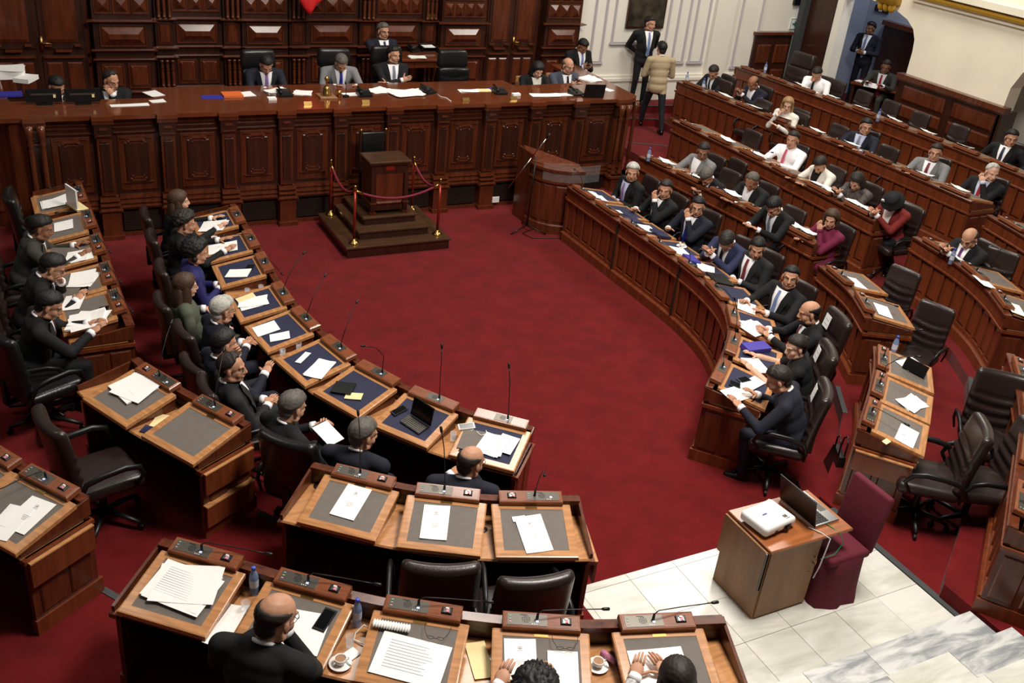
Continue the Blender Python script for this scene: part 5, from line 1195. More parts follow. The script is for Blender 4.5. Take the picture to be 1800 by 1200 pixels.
# ================================================================ THINGS ON THE DESKS
def unit_hit(px, py, tol=.12):
    best = None; d = ray(px, py)
    for (key, i, o, rz, w) in UNITS:
        c, s = math.cos(rz), math.sin(rz); X = np.array([c, s, 0]); Y = np.array([-s, c, 0])
        p0 = o + Y * SL_Y1 + np.array([0, 0, SL_Z1 + .005]); ct, sn = math.cos(TILT), math.sin(TILT); Yt = Y * ct + np.array([0, 0, sn]); N = np.cross(X, Yt)
        t = ((p0 - CAM) @ N) / (d @ N); P = CAM + d * t; lx = (P - p0) @ X; ly = (P - p0) @ Yt
        e = max(abs(lx) - w / 2, -ly, ly - .5, 0)
        if e < tol and (best is None or e < best[0]): best = (e, P, rz, X, Yt, N)
    return best
PAPERS = 0
def frame_on(px, py, rot, lift=0.0):
    h = unit_hit(px, py)
    if h is None: return None
    e, P, rz, X, Yt, N = h; P = P + N * lift
    R = Matrix(((X[0], Yt[0], N[0]), (X[1], Yt[1], N[1]), (X[2], Yt[2], N[2]))) @ Euler((0, 0, math.radians(rot))).to_matrix()
    return Matrix.Translation(tuple(P)) @ R.to_4x4()
def flat_on(px, py, z, rot): return Matrix.Translation(tuple(at(px, py, z))) @ Euler((0, 0, math.radians(rot))).to_matrix().to_4x4()
def sheet_mesh(w, h, t, m, curl=.004, seed=0):
    b = MB(); n = 6; vs = []; r = random.Random(seed)
    k = [r.uniform(-1, 1) for _ in range(4)]
    for z in (0, 1):
        for j in range(n):
            for i in range(n):
                x, y = i / (n - 1) - .5, j / (n - 1) - .5
                c = curl * (abs(k[0]) * max(0, x * y * 4) + abs(k[1]) * (x + .5) ** 3 + abs(k[2]) * (y + .5) ** 3 * .6)
                vs.append((x * w, y * h, c + (t if z else 0)))
    fs = []
    for z in (0, 1):
        for j in range(n - 1):
            for i in range(n - 1):
                q = (z * n * n + j * n + i, z * n * n + j * n + i + 1, z * n * n + (j + 1) * n + i + 1, z * n * n + (j + 1) * n + i); fs.append(q if z else q[::-1])
    N2 = n * n
    for i in range(n - 1):
        fs += [(i, i + 1, N2 + i + 1, N2 + i), ((n - 1) * n + i + 1, (n - 1) * n + i, N2 + (n - 1) * n + i, N2 + (n - 1) * n + i + 1), ((i + 1) * n, i * n, N2 + i * n, N2 + (i + 1) * n), (i * n + n - 1, (i + 1) * n + n - 1, N2 + (i + 1) * n + n - 1, N2 + i * n + n - 1)]
    b.add(vs, fs, m); return b.mesh('paper')
def paper(px, py, label, w=.21, h=.30, rot=0, t=.0025, m='paper', z=None, crest=False, lines=0, extra=0, nm='paper', cat='paper', lift=.001, group=None, curl=.004):
    T = frame_on(px, py, rot, lift) if z is None else flat_on(px, py, z, rot)
    if T is None: print('NOUNIT', label); return None
    o = put(nm, sheet_mesh(w, h, t, m, curl, int(px + py)), None); o.matrix_world = T; tag(o, label, cat, group)
    rr = random.Random(int(px * 3 + py))
    for e in range(extra):
        c = put('sheet', sheet_mesh(w, h, .001, 'paper', .012, e + int(px)), o, (rr.uniform(-.05, .05), rr.uniform(-.04, .04), t + .0015 * (e + 1)), rr.uniform(-.35, .35))
    if lines:
        b = MB()
        for i in range(lines):
            y = h * .34 - i * h * .7 / lines; b.box(-w * .36, w * rr.uniform(.15, .36), y, y + .002, t + curl * .5, t + curl * .5 + .0012, 'ink')
        put('print', b.mesh('print'), o)
    if crest:
        b = MB(); y = h * .28; z0 = t + .0045
        for s in (-1, 1): b.tube([(s * .002, y - .012, z0), (s * .014, y - .004, z0), (s * .013, y + .012, z0)], .0012, 'ink', 4)
        b.box(-.008, .008, y - .004, y + .012, z0 - .001, z0, 'ink'); b.box(-.02, .02, y - .02, y - .018, z0 - .001, z0, 'ink')
        for i in range(4): b.box(-.03 + .004 * i, .03 - .004 * i, -.01 - i * .012, -.008 - i * .012, z0 - .001, z0, 'ink')
        put('crest_print', b.mesh('crest_print'), o)
    return o
P = paper
# near blocks
P(617, 882, 'blank white sheet on the leftmost pad of the three-seat desk in the middle', rot=-3, w=.2, h=.33, crest=True)
P(765, 918, 'white programme with faint crest on the middle pad of the three-seat desk', rot=2, w=.2, h=.33, crest=True)
P(938, 938, 'white programme with a small slip on the right pad of the three-seat desk', rot=10, w=.21, h=.35, crest=True); P(912, 912, 'small white slip under the programme on the right pad', w=.1, h=.05, rot=8, lift=.0005)
P(320, 1032, 'open stack of printed sheets on the first foreground desk pad', w=.42, h=.30, rot=-4, t=.012, extra=2, lines=12, curl=.01)
P(398, 1100, 'long curled sheet lying in the gap beside the first foreground pad', w=.15, h=.36, rot=-38, z=1.03, curl=.02)
P(530, 1110, 'white sheets under the elbow of the bald man in the foreground', w=.3, h=.3, rot=6)
P(722, 1160, 'wide open document on the third foreground pad', w=.44, h=.3, rot=-6, lines=10, t=.006)
P(843, 1160, 'long cream envelope in the gap right of the wide open document', w=.13, h=.3, rot=-12, z=1.025, m='paper2')
P(915, 1160, 'white programme with crest left on the fourth foreground pad', w=.2, h=.3, rot=2, crest=True); P(990, 1180, 'white sheet right on the fourth foreground pad', w=.19, h=.28, rot=0)
P(1160, 1175, 'white sheets in front of the woman at the bottom edge', w=.36, h=.28, rot=2)
P(50, 905, 'white programme with black crest on the desk at the lower left edge', w=.22, h=.3, rot=6, crest=True); P(15, 918, 'white sheet under the programme at the lower left edge', w=.2, h=.3, rot=14, lift=.0005)
P(235, 682, 'stack of white and cream papers with scribbles on the left two-seat desk', w=.34, h=.3, rot=-8, t=.014, extra=1, lines=4)
P(283, 740, 'yellow envelope in the gap of the left two-seat desk', w=.2, h=.13, rot=58, z=.875, m='paper2'); P(258, 755, 'small blue notepad with a pen beside the yellow envelope', w=.1, h=.08, rot=50, z=.872, m='navy', nm='notepad', cat='notepad', t=.006)
# far-left row
P(95, 357, 'loose white papers at the top of the far-left row', w=.3, h=.26, rot=90, t=.008, extra=2); P(112, 397, 'white sheet on a dark folder, second pad of the far-left row', w=.21, h=.26, rot=85, t=.004)
P(143, 450, 'white papers under the pen hand of the grey-brown suited man', w=.24, h=.26, rot=88, extra=1); P(148, 492, 'white papers below the man holding a pen to his face', w=.26, h=.3, rot=60, extra=1)
P(128, 532, 'white sheet left of the thick stack of papers', w=.2, h=.3, rot=70, lift=.002); P(152, 568, 'thick fanned stack of white papers held by the reading man', w=.34, h=.28, rot=70, t=.02, extra=4, curl=.03)
b = MB(); b.box(-.14, .14, -.01, .01, 0, .24, 'white_p'); b.box(-.12, .12, -.012, -.009, .03, .21, 'black'); b.box(-.16, .16, -.12, .02, -.02, 0, 'paper2'); p_ = at(128, 362, 1.05); o = put('calendar_stand', b.mesh('calendar_stand'), None, tuple(p_), 1.9); tag(o, 'small white picture calendar standing at the end of the far-left row', 'calendar')
# left front row
P(377, 397, 'white sheets in front of the woman with the brown fringe', w=.3, h=.28, rot=60, extra=1); P(392, 436, 'white sheets before the woman with short wavy hair', w=.34, h=.26, rot=80, t=.006)
P(419, 481, 'open white notebook with a pen on the third blue pad', w=.26, h=.18, rot=60, t=.008); P(446, 533, 'white paper with a tan envelope on the fourth blue pad', w=.3, h=.2, rot=85, extra=1); P(432, 524, 'tan envelope on the fourth blue pad', w=.2, h=.1, rot=95, m='paper2', lift=.006)
P(468, 578, 'white page with red print on the fifth blue pad', w=.24, h=.2, rot=85, lift=.002); P(492, 592, 'narrow white page and black pen case on the fifth blue pad', w=.2, h=.14, rot=70, lift=.004)
P(533, 629, 'small white card on the sixth blue pad', w=.07, h=.18, rot=25, lift=.002); P(562, 648, 'white sheets on the sixth blue pad', w=.2, h=.28, rot=25, extra=1)
P(604, 684, 'black notebook with a cream edge on the seventh blue pad', w=.2, h=.16, rot=25, m='blackfold', t=.02, nm='notebook', cat='notebook'); P(622, 697, 'dark banknote-coloured booklet under the black notebook', w=.16, h=.09, rot=30, m='paper2', t=.006, nm='booklet', cat='booklet', lift=.002)
P(846, 777, 'grey folder under the white sheets on the last left front desk', w=.38, h=.26, rot=4, m='inset_grey', nm='folder', cat='folder'); P(862, 782, 'white sheets fanned on the last left front desk', w=.2, h=.26, rot=-8, lift=.004, extra=2, lines=6)
P(890, 782, 'squared white page at the right of the last left front desk', w=.17, h=.22, rot=-6, lift=.012, lines=8)
# notepad of the grey-haired man
b = MB(); b.box(-.085, .085, -.12, .12, 0, .01, 'paper'); b.tube([(-.08, .12, .008), (.08, .12, .008)], .006, 'chrome', 6); p_ = at(576, 762, .86); o = put('notepad', b.mesh('notepad'), None, tuple(p_), math.radians(25), rx=.35); tag(o, 'white spiral notepad the grey-haired man writes in', 'notepad')
# right front row
for (px, py, l, k) in ((1040, 342, 'white sheets on a navy folder at the far end of the right front row', dict(w=.24, h=.3, rot=80, extra=1)), (1058, 349, 'white sheet beside the navy folder of the white-haired man', dict(w=.1, h=.26, rot=80, lift=.004)), (1087, 372, 'small white card in front of the white-haired man', dict(w=.1, h=.12, rot=80)),
    (1109, 384, 'closed navy folder before the man with his fist on his mouth', dict(w=.26, h=.32, rot=85, m='navy', nm='folder', cat='folder')), (1138, 402, 'white sheet above the stacked navy folders', dict(w=.2, h=.3, rot=80)), (1160, 413, 'stack of navy folders in front of the man with the bright blue tie', dict(w=.2, h=.28, rot=85, m='navy', t=.03, nm='folder', cat='folder')),
    (1196, 442, 'white sheets with a tiny cup before the man in the blue suit', dict(w=.22, h=.3, rot=78)), (1215, 457, 'bright blue book on the right front row', dict(w=.16, h=.24, rot=85, m='blue', t=.03, nm='book', cat='book')), (1240, 472, 'crumpled white papers and earphones left of the black binder', dict(w=.2, h=.26, rot=70, extra=2)),
    (1265, 492, 'large black binder in front of the man with the burgundy tie', dict(w=.26, h=.34, rot=80, m='blackfold', t=.02, nm='binder', cat='binder')), (1312, 540, 'white sheets in front of the young man with glasses', dict(w=.22, h=.34, rot=62, t=.006)),
    (1322, 578, 'thick white papers before the balding bearded man', dict(w=.26, h=.32, rot=50, t=.02, extra=2)), (1327, 614, 'long purple-blue box file before the woman in black', dict(w=.14, h=.36, rot=50, m='purple', t=.05, nm='box_file', cat='box file')),
    (1328, 643, 'white pages under the hand of the woman in black', dict(w=.26, h=.24, rot=40, lift=.003)), (1296, 692, 'white sheet with printed lines on the last right front desk', dict(w=.2, h=.34, rot=62, lines=4, crest=False)), (1320, 676, 'white pages under the hand of the man in navy', dict(w=.14, h=.36, rot=70, lift=.008))):
    P(px, py, l, **k)
# other right rows, small papers by each pad
RP = [(1150, 290, 'B'), (1168, 297, 'B'), (1215, 322, 'B'), (1265, 348, 'B'), (1283, 357, 'B'), (1332, 383, 'B'), (1352, 393, 'B'), (1390, 417, 'B'), (1410, 430, 'B'),
      (1278, 254, 'C'), (1345, 284, 'C'), (1405, 316, 'C'), (1460, 344, 'C'), (1478, 352, 'C'), (1528, 376, 'C'), (1550, 383, 'C'),
      (1291, 176, 'D'), (1320, 190, 'D'), (1372, 213, 'D'), (1424, 236, 'D'), (1478, 262, 'D'), (1598, 314, 'D'), (1660, 337, 'D'), (1383, 148, 'E'), (1437, 168, 'E'), (1484, 188, 'E'), (1545, 214, 'E'), (1600, 236, 'E'), (1664, 262, 'E')]
who = {'B': 'second', 'C': 'third', 'D': 'fourth', 'E': 'back'}; cnt = {}
ordn = ['first', 'second', 'third', 'fourth', 'fifth', 'sixth', 'seventh', 'eighth', 'ninth']
for px, py, k_ in RP:
    c = cnt.get(k_, 0); cnt[k_] = c + 1
    q_ = at(px, py, BLK[k_][1] + .9); u_ = min((u for u in UNITS if u[0] == k_), key=lambda u: np.linalg.norm(u[2][:2] - q_[:2])); c_, s_ = math.cos(u_[3]), math.sin(u_[3]); lx = (q_ - u_[2]) @ np.array([c_, s_, 0]); lx = max(-.12, min(.12, lx))
    o = P(px, py, f'white papers on the {who[k_]} desk row at right, {ordn[c]} heap from its far end', w=.24, h=.19, rot=70 + (c * 37) % 40, t=.006, extra=1, curl=.02, z=BLK[k_][1] + .94)
    ly = -.135; o.matrix_world = Matrix.Translation((u_[2][0] + c_ * lx - s_ * ly, u_[2][1] + s_ * lx + c_ * ly, u_[2][2] + .922)) @ Euler((CT, 0, u_[3] + (c % 3 - 1) * .22)).to_matrix().to_4x4()
for (px, py, l) in ((1504, 497, 'white sheet on the farther pad of the right two-seat desk'), (1552, 546, 'white sheet on the nearer pad of the right two-seat desk'), (1672, 448, 'white sheet before the bald man in black with the purple tie'), (1730, 496, 'white sheet on the middle pad of the bald man\'s desk row'), (1785, 543, 'white sheet on the last pad, at the right edge below the bald man'),
    (1600, 640, 'white sheets under the mini laptop on the desk near the projector'), (1603, 709, 'crossed white sheets on the middle pad of the desk near the projector'), (1594, 766, 'white programme on the last pad of the desk near the projector')):
    P(px, py, l, w=.18, h=.34, rot=85 if px < 1600 or py < 600 else 55, crest=(py > 700), extra=1 if py == 709 else 0)
P(1558, 776, 'small pale card on the last pad beside the programme', w=.05, h=.1, rot=70, m='paper2')
P(1700, 452 - 40, 'white card under the wrists of the bald man in black', w=.1, h=.16, rot=80) if False else None
# presiding bench
TZ = 1.7235
def C(px, py, label, w, h, rot, m='paper', t=.004, **k): return P(px, py, label, w=w, h=h, rot=rot, m=m, t=t, z=TZ, **k)
C(20, 135, 'high stack of white papers at the left end of the bench', .34, .3, 5, t=.12, extra=2); C(46, 142, 'white open binder beside the stack at the left end of the bench', .22, .3, -30, t=.06); C(18, 167, 'blue folder at the left end of the bench', .3, .22, 0, m='blue', t=.02)
C(270, 165, 'pair of white sheets right of the monitors', .2, .28, 20); C(277, 178, 'lower white sheet right of the monitors', .2, .14, 10, lift=0)
C(373, 171, 'royal blue folder lying on the bench', .3, .2, -5, m='blue'); C(408, 168, 'orange folder on the bench', .28, .24, 0, m='orange', t=.03); C(428, 166, 'white papers beside the orange folder', .3, .24, 8)
C(488, 163, 'open white book before the man with the lilac tie', .34, .2, 6, t=.03, extra=1); C(478, 175, 'small white box in front of the open book', .12, .1, 0, t=.03); C(532, 164, 'white sheets left of the bell', .26, .24, -14, extra=1)
C(617, 166, 'white sheet in front of the man in the grey suit', .26, .16, 0); C(668, 160, 'white papers right of the black desk telephone', .34, .26, 12, extra=2); C(715, 165, 'broad heap of white papers before the man with crossed arms', .5, .3, -4, extra=4, t=.01, curl=.02); C(690, 164, 'blue booklet sticking out of the white papers', .1, .14, 30, m='blue', t=.012)
C(822, 160, 'white sheets before the empty tall chair', .3, .16, -6, extra=1); C(853, 159, 'cream sheet before the empty tall chair', .24, .17, -6, m='paper2'); C(872, 157, 'blue folder next to the black telephone on the right of the bench', .22, .16, 0, m='blue', t=.015)
C(958, 168, 'white papers before the woman in the black jacket', .5, .16, -4, extra=2); C(1000, 166, 'white sheets before the bald man in blue-grey', .4, .16, 2); C(1037, 140, 'white sheets on the return of the bench', .3, .3, 20, extra=2); C(1068, 158, 'white sheet right of the laptop on the bench', .14, .2, 20); C(228, 185, 'row of white notes by the hand of the balding man', .5, .12, 3)
def phone(px, py, label, z=TZ, rz=0):
    t = empty('desk_telephone', tuple(at(px, py, z)), rz); tag(t, label, 'telephone', 'black desk telephones')
    b = MB(); b.add([(-.1, -.1, 0), (.1, -.1, 0), (.1, .1, 0), (-.1, .1, 0), (-.1, -.1, .03), (.1, -.1, .03), (.1, .1, .08), (-.1, .1, .08)], [(3, 2, 1, 0), (4, 5, 6, 7), (0, 1, 5, 4), (1, 2, 6, 5), (2, 3, 7, 6), (3, 0, 4, 7)], 'black'); put('body', b.mesh('body'), t)
    b = MB(); b.tube([(-.07, -.09, .06), (-.07, -.05, .085), (-.07, .05, .115), (-.07, .09, .11)], [.022, .014, .014, .022], 'black', 8); put('handset', b.mesh('handset', True), t)
    b = MB(); b.box(-.02, .08, .03, .08, .062, .082, 'metal_panel', TR(rx=0)); put('display', b.mesh('display'), t)
phone(500, 168, 'black desk telephone beside the open white book'); phone(640, 168, 'black desk telephone right of the small microphone'); phone(752, 163, 'black desk telephone with the white cord', rz=.4); phone(878, 164, 'black desk telephone on the blue folder'); phone(1012, 166, 'black desk telephone before the bald man in blue-grey', rz=.3)
o_ = wy(738, 76, 3.2)
b = MB(); pts = [at(x, y, TZ + .006) for x, y in ((768, 165), (775, 170), (785, 172), (793, 178))]; b.tube([tuple(p) for p in pts], .006, 'white_p', 6); tag(put('cord', b.mesh('cord', True)), 'white cord trailing over the bench counter', 'cord')
for (px, py, l) in ((541, 184, 'brass name plate before the bell'), (643, 181, 'brass name plate before the second telephone'), (819, 177, 'brass name plate before the empty tall chair'), (903, 175, 'brass name plate at the white box')):
    p_ = at(px, py, TZ); b = MB(); b.add([(-.06, -.02, 0), (.06, -.02, 0), (.06, .02, 0), (-.06, .02, 0), (-.057, .012, .045), (.057, .012, .045)], [(0, 1, 5, 4), (1, 2, 5), (3, 0, 4), (2, 3, 4, 5)], 'brass'); o = tag(put('name_plate', b.mesh('name_plate'), None, tuple(p_)), l, 'name plate', 'brass name plates')
    b = MB(); b.box(-.05, .05, -.001, .001, .012, .036, 'wood_cart'); put('engraving', b.mesh('engraving'), o, (0, -.008, 0), rx=-.55)
C(907, 168, 'small white box on the right of the bench', .13, .08, 0, t=.035)
be = empty('hand_bell', tuple(at(574, 170, TZ))); tag(be, 'brass hand bell with wooden handle on a square wooden base', 'bell')
b = MB(); b.bev(-.13, .13, -.13, .13, 0, .025, .008, 'wood_cart'); put('base', b.mesh('base'), be)
b = MB(); b.lathe([(.075, .025), (.078, .04), (.06, .07), (.05, .12), (.042, .15), (.02, .165)], 'brass', 20); put('bell', b.mesh('bell', True), be)
b = MB(); b.lathe([(.02, .16), (.012, .19), (.022, .2), (.012, .215), (.03, .24), (.035, .27), (.02, .3), (.004, .31)], 'brass', 12); put('handle', b.mesh('handle', True), be)
mc = empty('desk_microphone', tuple(at(608, 170, TZ))); tag(mc, 'short black gooseneck microphone right of the bell', 'microphone'); b = MB(); b.lathe([(.05, 0), (.05, .02), (.02, .03)], 'black', 16); put('base', b.mesh('base'), mc); b = MB(); b.tube([(0, 0, .02), (0, 0, .12), (0, .02, .2)], .006, 'black', 6); b.ell((0, .02, .2), (.015, .015, .022), 'black'); put('stem', b.mesh('stem', True), mc)
b = MB(); b.lathe([(.03, 0), (.03, .1), (.026, .1)], 'brass', 12); tag(put('cup', b.mesh('cup', True), None, tuple(at(596, 170, TZ))), 'small brass cup beside the microphone on the bench', 'cup')
def monitor(px, py, label, w=.52, h=.22):
    p = at(px, py, TZ - .1); t = empty('monitor', (p[0], p[1], TZ)); tag(t, label, 'monitor')
    b = MB(); b.box(-w / 2, w / 2, -.02, .02, .03, h, 'black'); b.box(-w / 2 + .015, w / 2 - .015, .02, .022, .045, h - .02, 'screen'); put('housing', b.mesh('housing'), t)
    b = MB(); b.box(-w * .36, w * .36, -.026, -.02, h * .62, h * .74, 'metal_panel'); b.box(w * .26, w * .33, -.028, -.02, h * .45, h * .66, 'paper2'); put('rear_vent', b.mesh('rear_vent'), t)
    b = MB(); b.box(-.1, .1, -.06, .08, 0, .012, 'black'); b.box(-.02, .02, -.01, .01, 0, .05, 'black'); put('stand', b.mesh('stand'), t)
monitor(80, 196, 'left of two black monitors seen from behind on the bench', .44, .2); monitor(148, 195, 'right of two black monitors seen from behind on the bench', .44, .2)
p_ = at(1043, 172, TZ); t = empty('laptop', tuple(p_), -.15); tag(t, 'black laptop seen from behind at the right end of the bench', 'laptop')
b = MB(); b.box(-.18, .18, 0, .24, 0, .018, 'black'); put('keyboard', b.mesh('keyboard'), t); b = MB(); b.box(-.18, .18, -.005, .005, 0, .22, 'black'); put('lid', b.mesh('lid'), t, (0, 0, .015), rx=.2)
# console table behind the bench
tb = empty('side_table', (1.98, 3.0, .85)); tag(tb, 'carved table with cabriole legs behind the bench', 'table')
b = MB(); b.bev(-.42, .45, -.3, .3, .86, .9, .012, 'wood_top'); put('table_top', b.mesh('table_top'), tb); b = MB(); b.box(-.38, .4, -.26, .26, .74, .86, 'wood'); put('apron', b.mesh('apron'), tb)
for sx in (-.35, .38):
    for sy in (-.23, .23):
        b = MB(); b.tube([(0, 0, .78), (.03 * (1 if sx > 0 else -1), -.03, .7), (.02, -.01, .5), (0, 0, .25), (0, -.02, .03)], [.05, .065, .035, .022, .035], 'wood', 8); put('leg', b.mesh('leg', True), tb, (sx, sy, 0))
phone(727, 90, 'black desk telephone on the carved side table', z=1.752, rz=.2)
b = MB(); b.box(-.15, .15, -.11, .11, 0, .012, 'black'); b.box(-.15, .15, .1, .11, 0, .1, 'black'); b.box(-.15, -.14, -.11, .11, 0, .09, 'black'); b.box(.14, .15, -.11, .11, 0, .09, 'black'); b.box(-.14, .14, -.1, .1, .05, .062, 'black')
p_ = at(752, 88, 1.752); o = tag(put('letter_tray', b.mesh('letter_tray'), None, tuple(p_)), 'black letter tray with white paper on the carved side table', 'tray'); put('sheet', sheet_mesh(.22, .18, .01, 'paper'), o, (0, 0, .063))
P(733, 101, 'white sheets at the front of the carved side table', w=.3, h=.18, z=1.753, t=.01, extra=1)
# small desk under the arch
p_ = at(1555, 152, 1.35); tb = empty('small_table', (p_[0], p_[1], .6), math.radians(-64)); tag(tb, 'small red-brown table below the arched opening', 'table')
b = MB(); b.bev(-.65, .65, -.3, .3, .71, .75, .01, 'wood_top'); put('table_top', b.mesh('table_top'), tb); b = MB(); b.box(-.6, .6, .2, .24, .2, .71, 'wood_dark'); put('modesty_panel', b.mesh('modesty_panel'), tb)
for sx in (-.58, .58): b = MB(); b.box(-.025, .025, -.25, .25, 0, .71, 'wood_dark'); put('side_panel', b.mesh('side_panel'), tb, (sx, 0, 0))
P(1518, 144, 'white sheets on the small table under the arch', w=.3, h=.2, rot=-60, z=1.352, extra=1)
p_ = at(1530, 153, 1.352); b = MB(); b.add([(-.14, -.05, 0), (.14, -.05, 0), (.14, .05, 0), (-.14, .05, 0), (-.14, 0, .09), (.14, 0, .09)], [(0, 1, 5, 4), (2, 3, 4, 5), (1, 2, 5), (3, 0, 4)], 'paper'); tag(put('name_card', b.mesh('name_card'), None, tuple(p_), math.radians(-55)), 'white folded name card on the small table under the arch', 'card')
# ---------------- bottles, glasses, cups
def bottle(px, py, label, z, cap=True):
    t = empty('water_bottle', tuple(at(px, py, z))); tag(t, label, 'bottle', 'plastic water bottles')
    b = MB(); b.lathe([(.028, 0), (.031, .01), (.029, .04), (.031, .06), (.031, .14), (.026, .165), (.012, .195), (.012, .205)], 'water_b', 16); put('body', b.mesh('body', True), t)
    b = MB(); b.lathe([(.0315, .065), (.0315, .125)], 'label_w', 16, caps=False); put('label_band', b.mesh('label_band', True), t)
    b = MB(); b.lathe([(.0145, .2), (.0145, .222), (.012, .224)], 'cap_blue', 12); put('cap', b.mesh('cap', True), t)
for (px, py, z, l) in ((447, 1042, 1.02, 'water bottle between the first and second foreground pads'), (627, 1098, 1.02, 'water bottle between the second and third foreground pads'), (1139, 283, 1.03, 'water bottle at the far end of the second right row'), (1670, 464, 1.12, 'water bottle on the desk of the bald man in black'), (1569, 622, .98, 'water bottle at the head of the desk near the projector'), (1235, 158, 1.3, 'small water bottle near the reader in the fourth row'), (1335, 192, 1.3, 'water bottle before the blond woman'), (1542, 213, 1.5, 'water bottle on the back desk row'), (1344, 128, 1.45, 'water bottle at the far end of the back desk row'), (1206, 146, 1.3, 'water bottle at the far corner of the fourth row')):
    bottle(px, py, l, z)
def glass(px, py, label, z):
    b = MB(); b.lathe([(.024, 0), (.03, .09), (.0285, .09), (.023, .004)], 'glass', 18); t = tag(put('water_glass', b.mesh('water_glass', True), None, tuple(at(px, py, z))), label, 'glass', 'water glasses'); return t
for (px, py, z, l) in ((432, 1076, 1.02, 'glass between the first and second foreground pads'), (615, 1136, 1.02, 'glass above the coffee cup in the foreground'), (435, 520, .73, 'glass on the left front row by the fourth pad, left one'), (459, 514, .73, 'glass on the left front row by the fourth pad, right one'), (497, 628, .73, 'glass on the left front row left of the sixth pad'), (525, 616, .73, 'glass on the left front row above the sixth pad'), (600, 665, .73, 'glass between the sixth and seventh blue pads'), (796, 774, .73, 'glass between the eighth and ninth blue pads')):
    glass(px, py, l, z)
def cup(px, py, label, z, s=1.0):
    t = empty('coffee_cup', tuple(at(px, py, z))); tag(t, label, 'cup'); b = MB(); b.lathe([(.03, 0), (.045, .008), (.072, .016), (.07, .018), (.03, .01)], 'porcelain', 24); put('saucer', b.mesh('saucer', True), t)
    b = MB(); b.lathe([(.02, .012), (.034, .03), (.038, .06), (.035, .06), (.03, .03)], 'porcelain', 20, caps=False); put('cup', b.mesh('cup', True), t); b = MB(); b.lathe([(.034, .052), (.001, .053)], 'coffee', 20, caps=False); put('coffee', b.mesh('coffee'), t)
    b = MB(); b.tube([(.036, 0, .05), (.055, 0, .045), (.052, 0, .028), (.033, 0, .026)], .004, 'porcelain', 6); put('handle', b.mesh('handle', True), t)
    b = MB(); b.tube([(.03, .04, .02), (.05, -.05, .024)], .003, 'chrome', 6); put('spoon', b.mesh('spoon', True), t)
cup(598, 1168, 'white coffee cup with spoon left of the third foreground pad', 1.02); cup(1050, 1172, 'full cappuccino cup left of the last foreground pad', 1.02); cup(377, 424, 'small white cup beside the woman with short wavy hair', .73); cup(1198, 434, 'tiny white cup on the right front row', .8)
b = MB(); b.bev(-.05, .05, -.04, .04, 0, .004, .002, 'paper'); tag(put('napkin', b.mesh('napkin'), None, tuple(at(617, 1150, 1.022)), .4), 'white paper napkin under the glass by the coffee cup', 'napkin')
# ---------------- phones, tablet, cases
def smart(px, py, label, rot, z=None, w=.075, h=.15, m='black'):
    T = frame_on(px, py, rot, .004) if z is None else flat_on(px, py, z, rot)
    if T is None: print('NOUNIT', label); return
    b = MB(); b.bev(-w / 2, w / 2, -h / 2, h / 2, 0, .009, .002, m); o = put('smartphone', b.mesh('smartphone')); o.matrix_world = T; tag(o, label, 'phone', 'mobile phones'); b = MB(); b.box(-w * .42, w * .42, -h * .42, h * .42, .009, .0098, 'screen' if m != 'screen' else 'metal_panel'); put('screen', b.mesh('screen'), o)
smart(571, 1090, 'black phone at the right of the second foreground pad', -6, w=.085, h=.17); smart(702, 722, 'black phone beside the tablet on the left front row', -20); smart(820, 750, 'white phone below the last left microphone', -60, m='white_p'); smart(1307, 668, 'slate-coloured phone on the last right front desk', 60, w=.085, h=.16, m='suit_slate'); smart(1291, 676, 'black phone above the printed sheet on the last right front desk', 10, w=.1, h=.12)
smart(1340, 584, 'black phone on the papers of the bearded man', 60); smart(183, 545, 'black phone by the fanned stack in the far-left row', 80, w=.09, h=.12); smart(148, 512, 'dark phone on the fourth pad of the far-left row', 80, w=.08, h=.16); smart(440, 470, 'black wallet at the third blue pad', 60, w=.09, h=.1)
b = MB(); b.tube([tuple(at(x, y, .85)) for x, y in ((828, 757), (840, 748), (853, 752), (856, 762), (845, 765), (838, 758))], .004, 'white_p', 6); tag(put('earphone_cable', b.mesh('earphone_cable', True)), 'white coiled earphone cable beside the white phone', 'cable')
T = frame_on(735, 742, -12, .004); tbt = empty('tablet', (0, 0, 0)); tbt.matrix_world = T; tag(tbt, 'black tablet standing on its keyboard cover on the eighth left pad', 'tablet')
b = MB(); b.box(-.125, .125, -.11, .02, 0, .008, 'black')
for j in range(5):
    for i in range(12): b.box(-.118 + i * .02, -.102 + i * .02, -.1 + j * .02, -.085 + j * .02, .008, .011, 'metal_panel')
put('keyboard', b.mesh('keyboard'), tbt)
b = MB(); b.box(-.13, .13, -.004, .004, 0, .18, 'black'); b.box(-.118, .118, -.006, -.003, .012, .168, 'screen'); put('display', b.mesh('display'), tbt, (0, .03, .005), rx=-.35)
T = frame_on(1606, 652, 75, .008); lt = empty('mini_laptop', (0, 0, 0)); lt.matrix_world = T; tag(lt, 'small open laptop on the first pad of the desk near the projector', 'laptop'); b = MB(); b.box(-.12, .12, -.09, .07, 0, .012, 'black'); put('keyboard', b.mesh('keyboard'), lt); b = MB(); b.box(-.12, .12, -.004, .004, 0, .15, 'screen'); put('lid', b.mesh('lid'), lt, (0, .07, .01), rx=-.3)
T = frame_on(688, 1103, 0, .004)
b = MB()
for i in range(14): b.ell((-.11 + i * .017, 0, .018), (.011, .032, .018), 'paper', 8, 6)
o = put('coiled_strap', b.mesh('coiled_strap', True)); o.matrix_world = T; tag(o, 'thick coiled white strap below the third foreground console', 'strap')
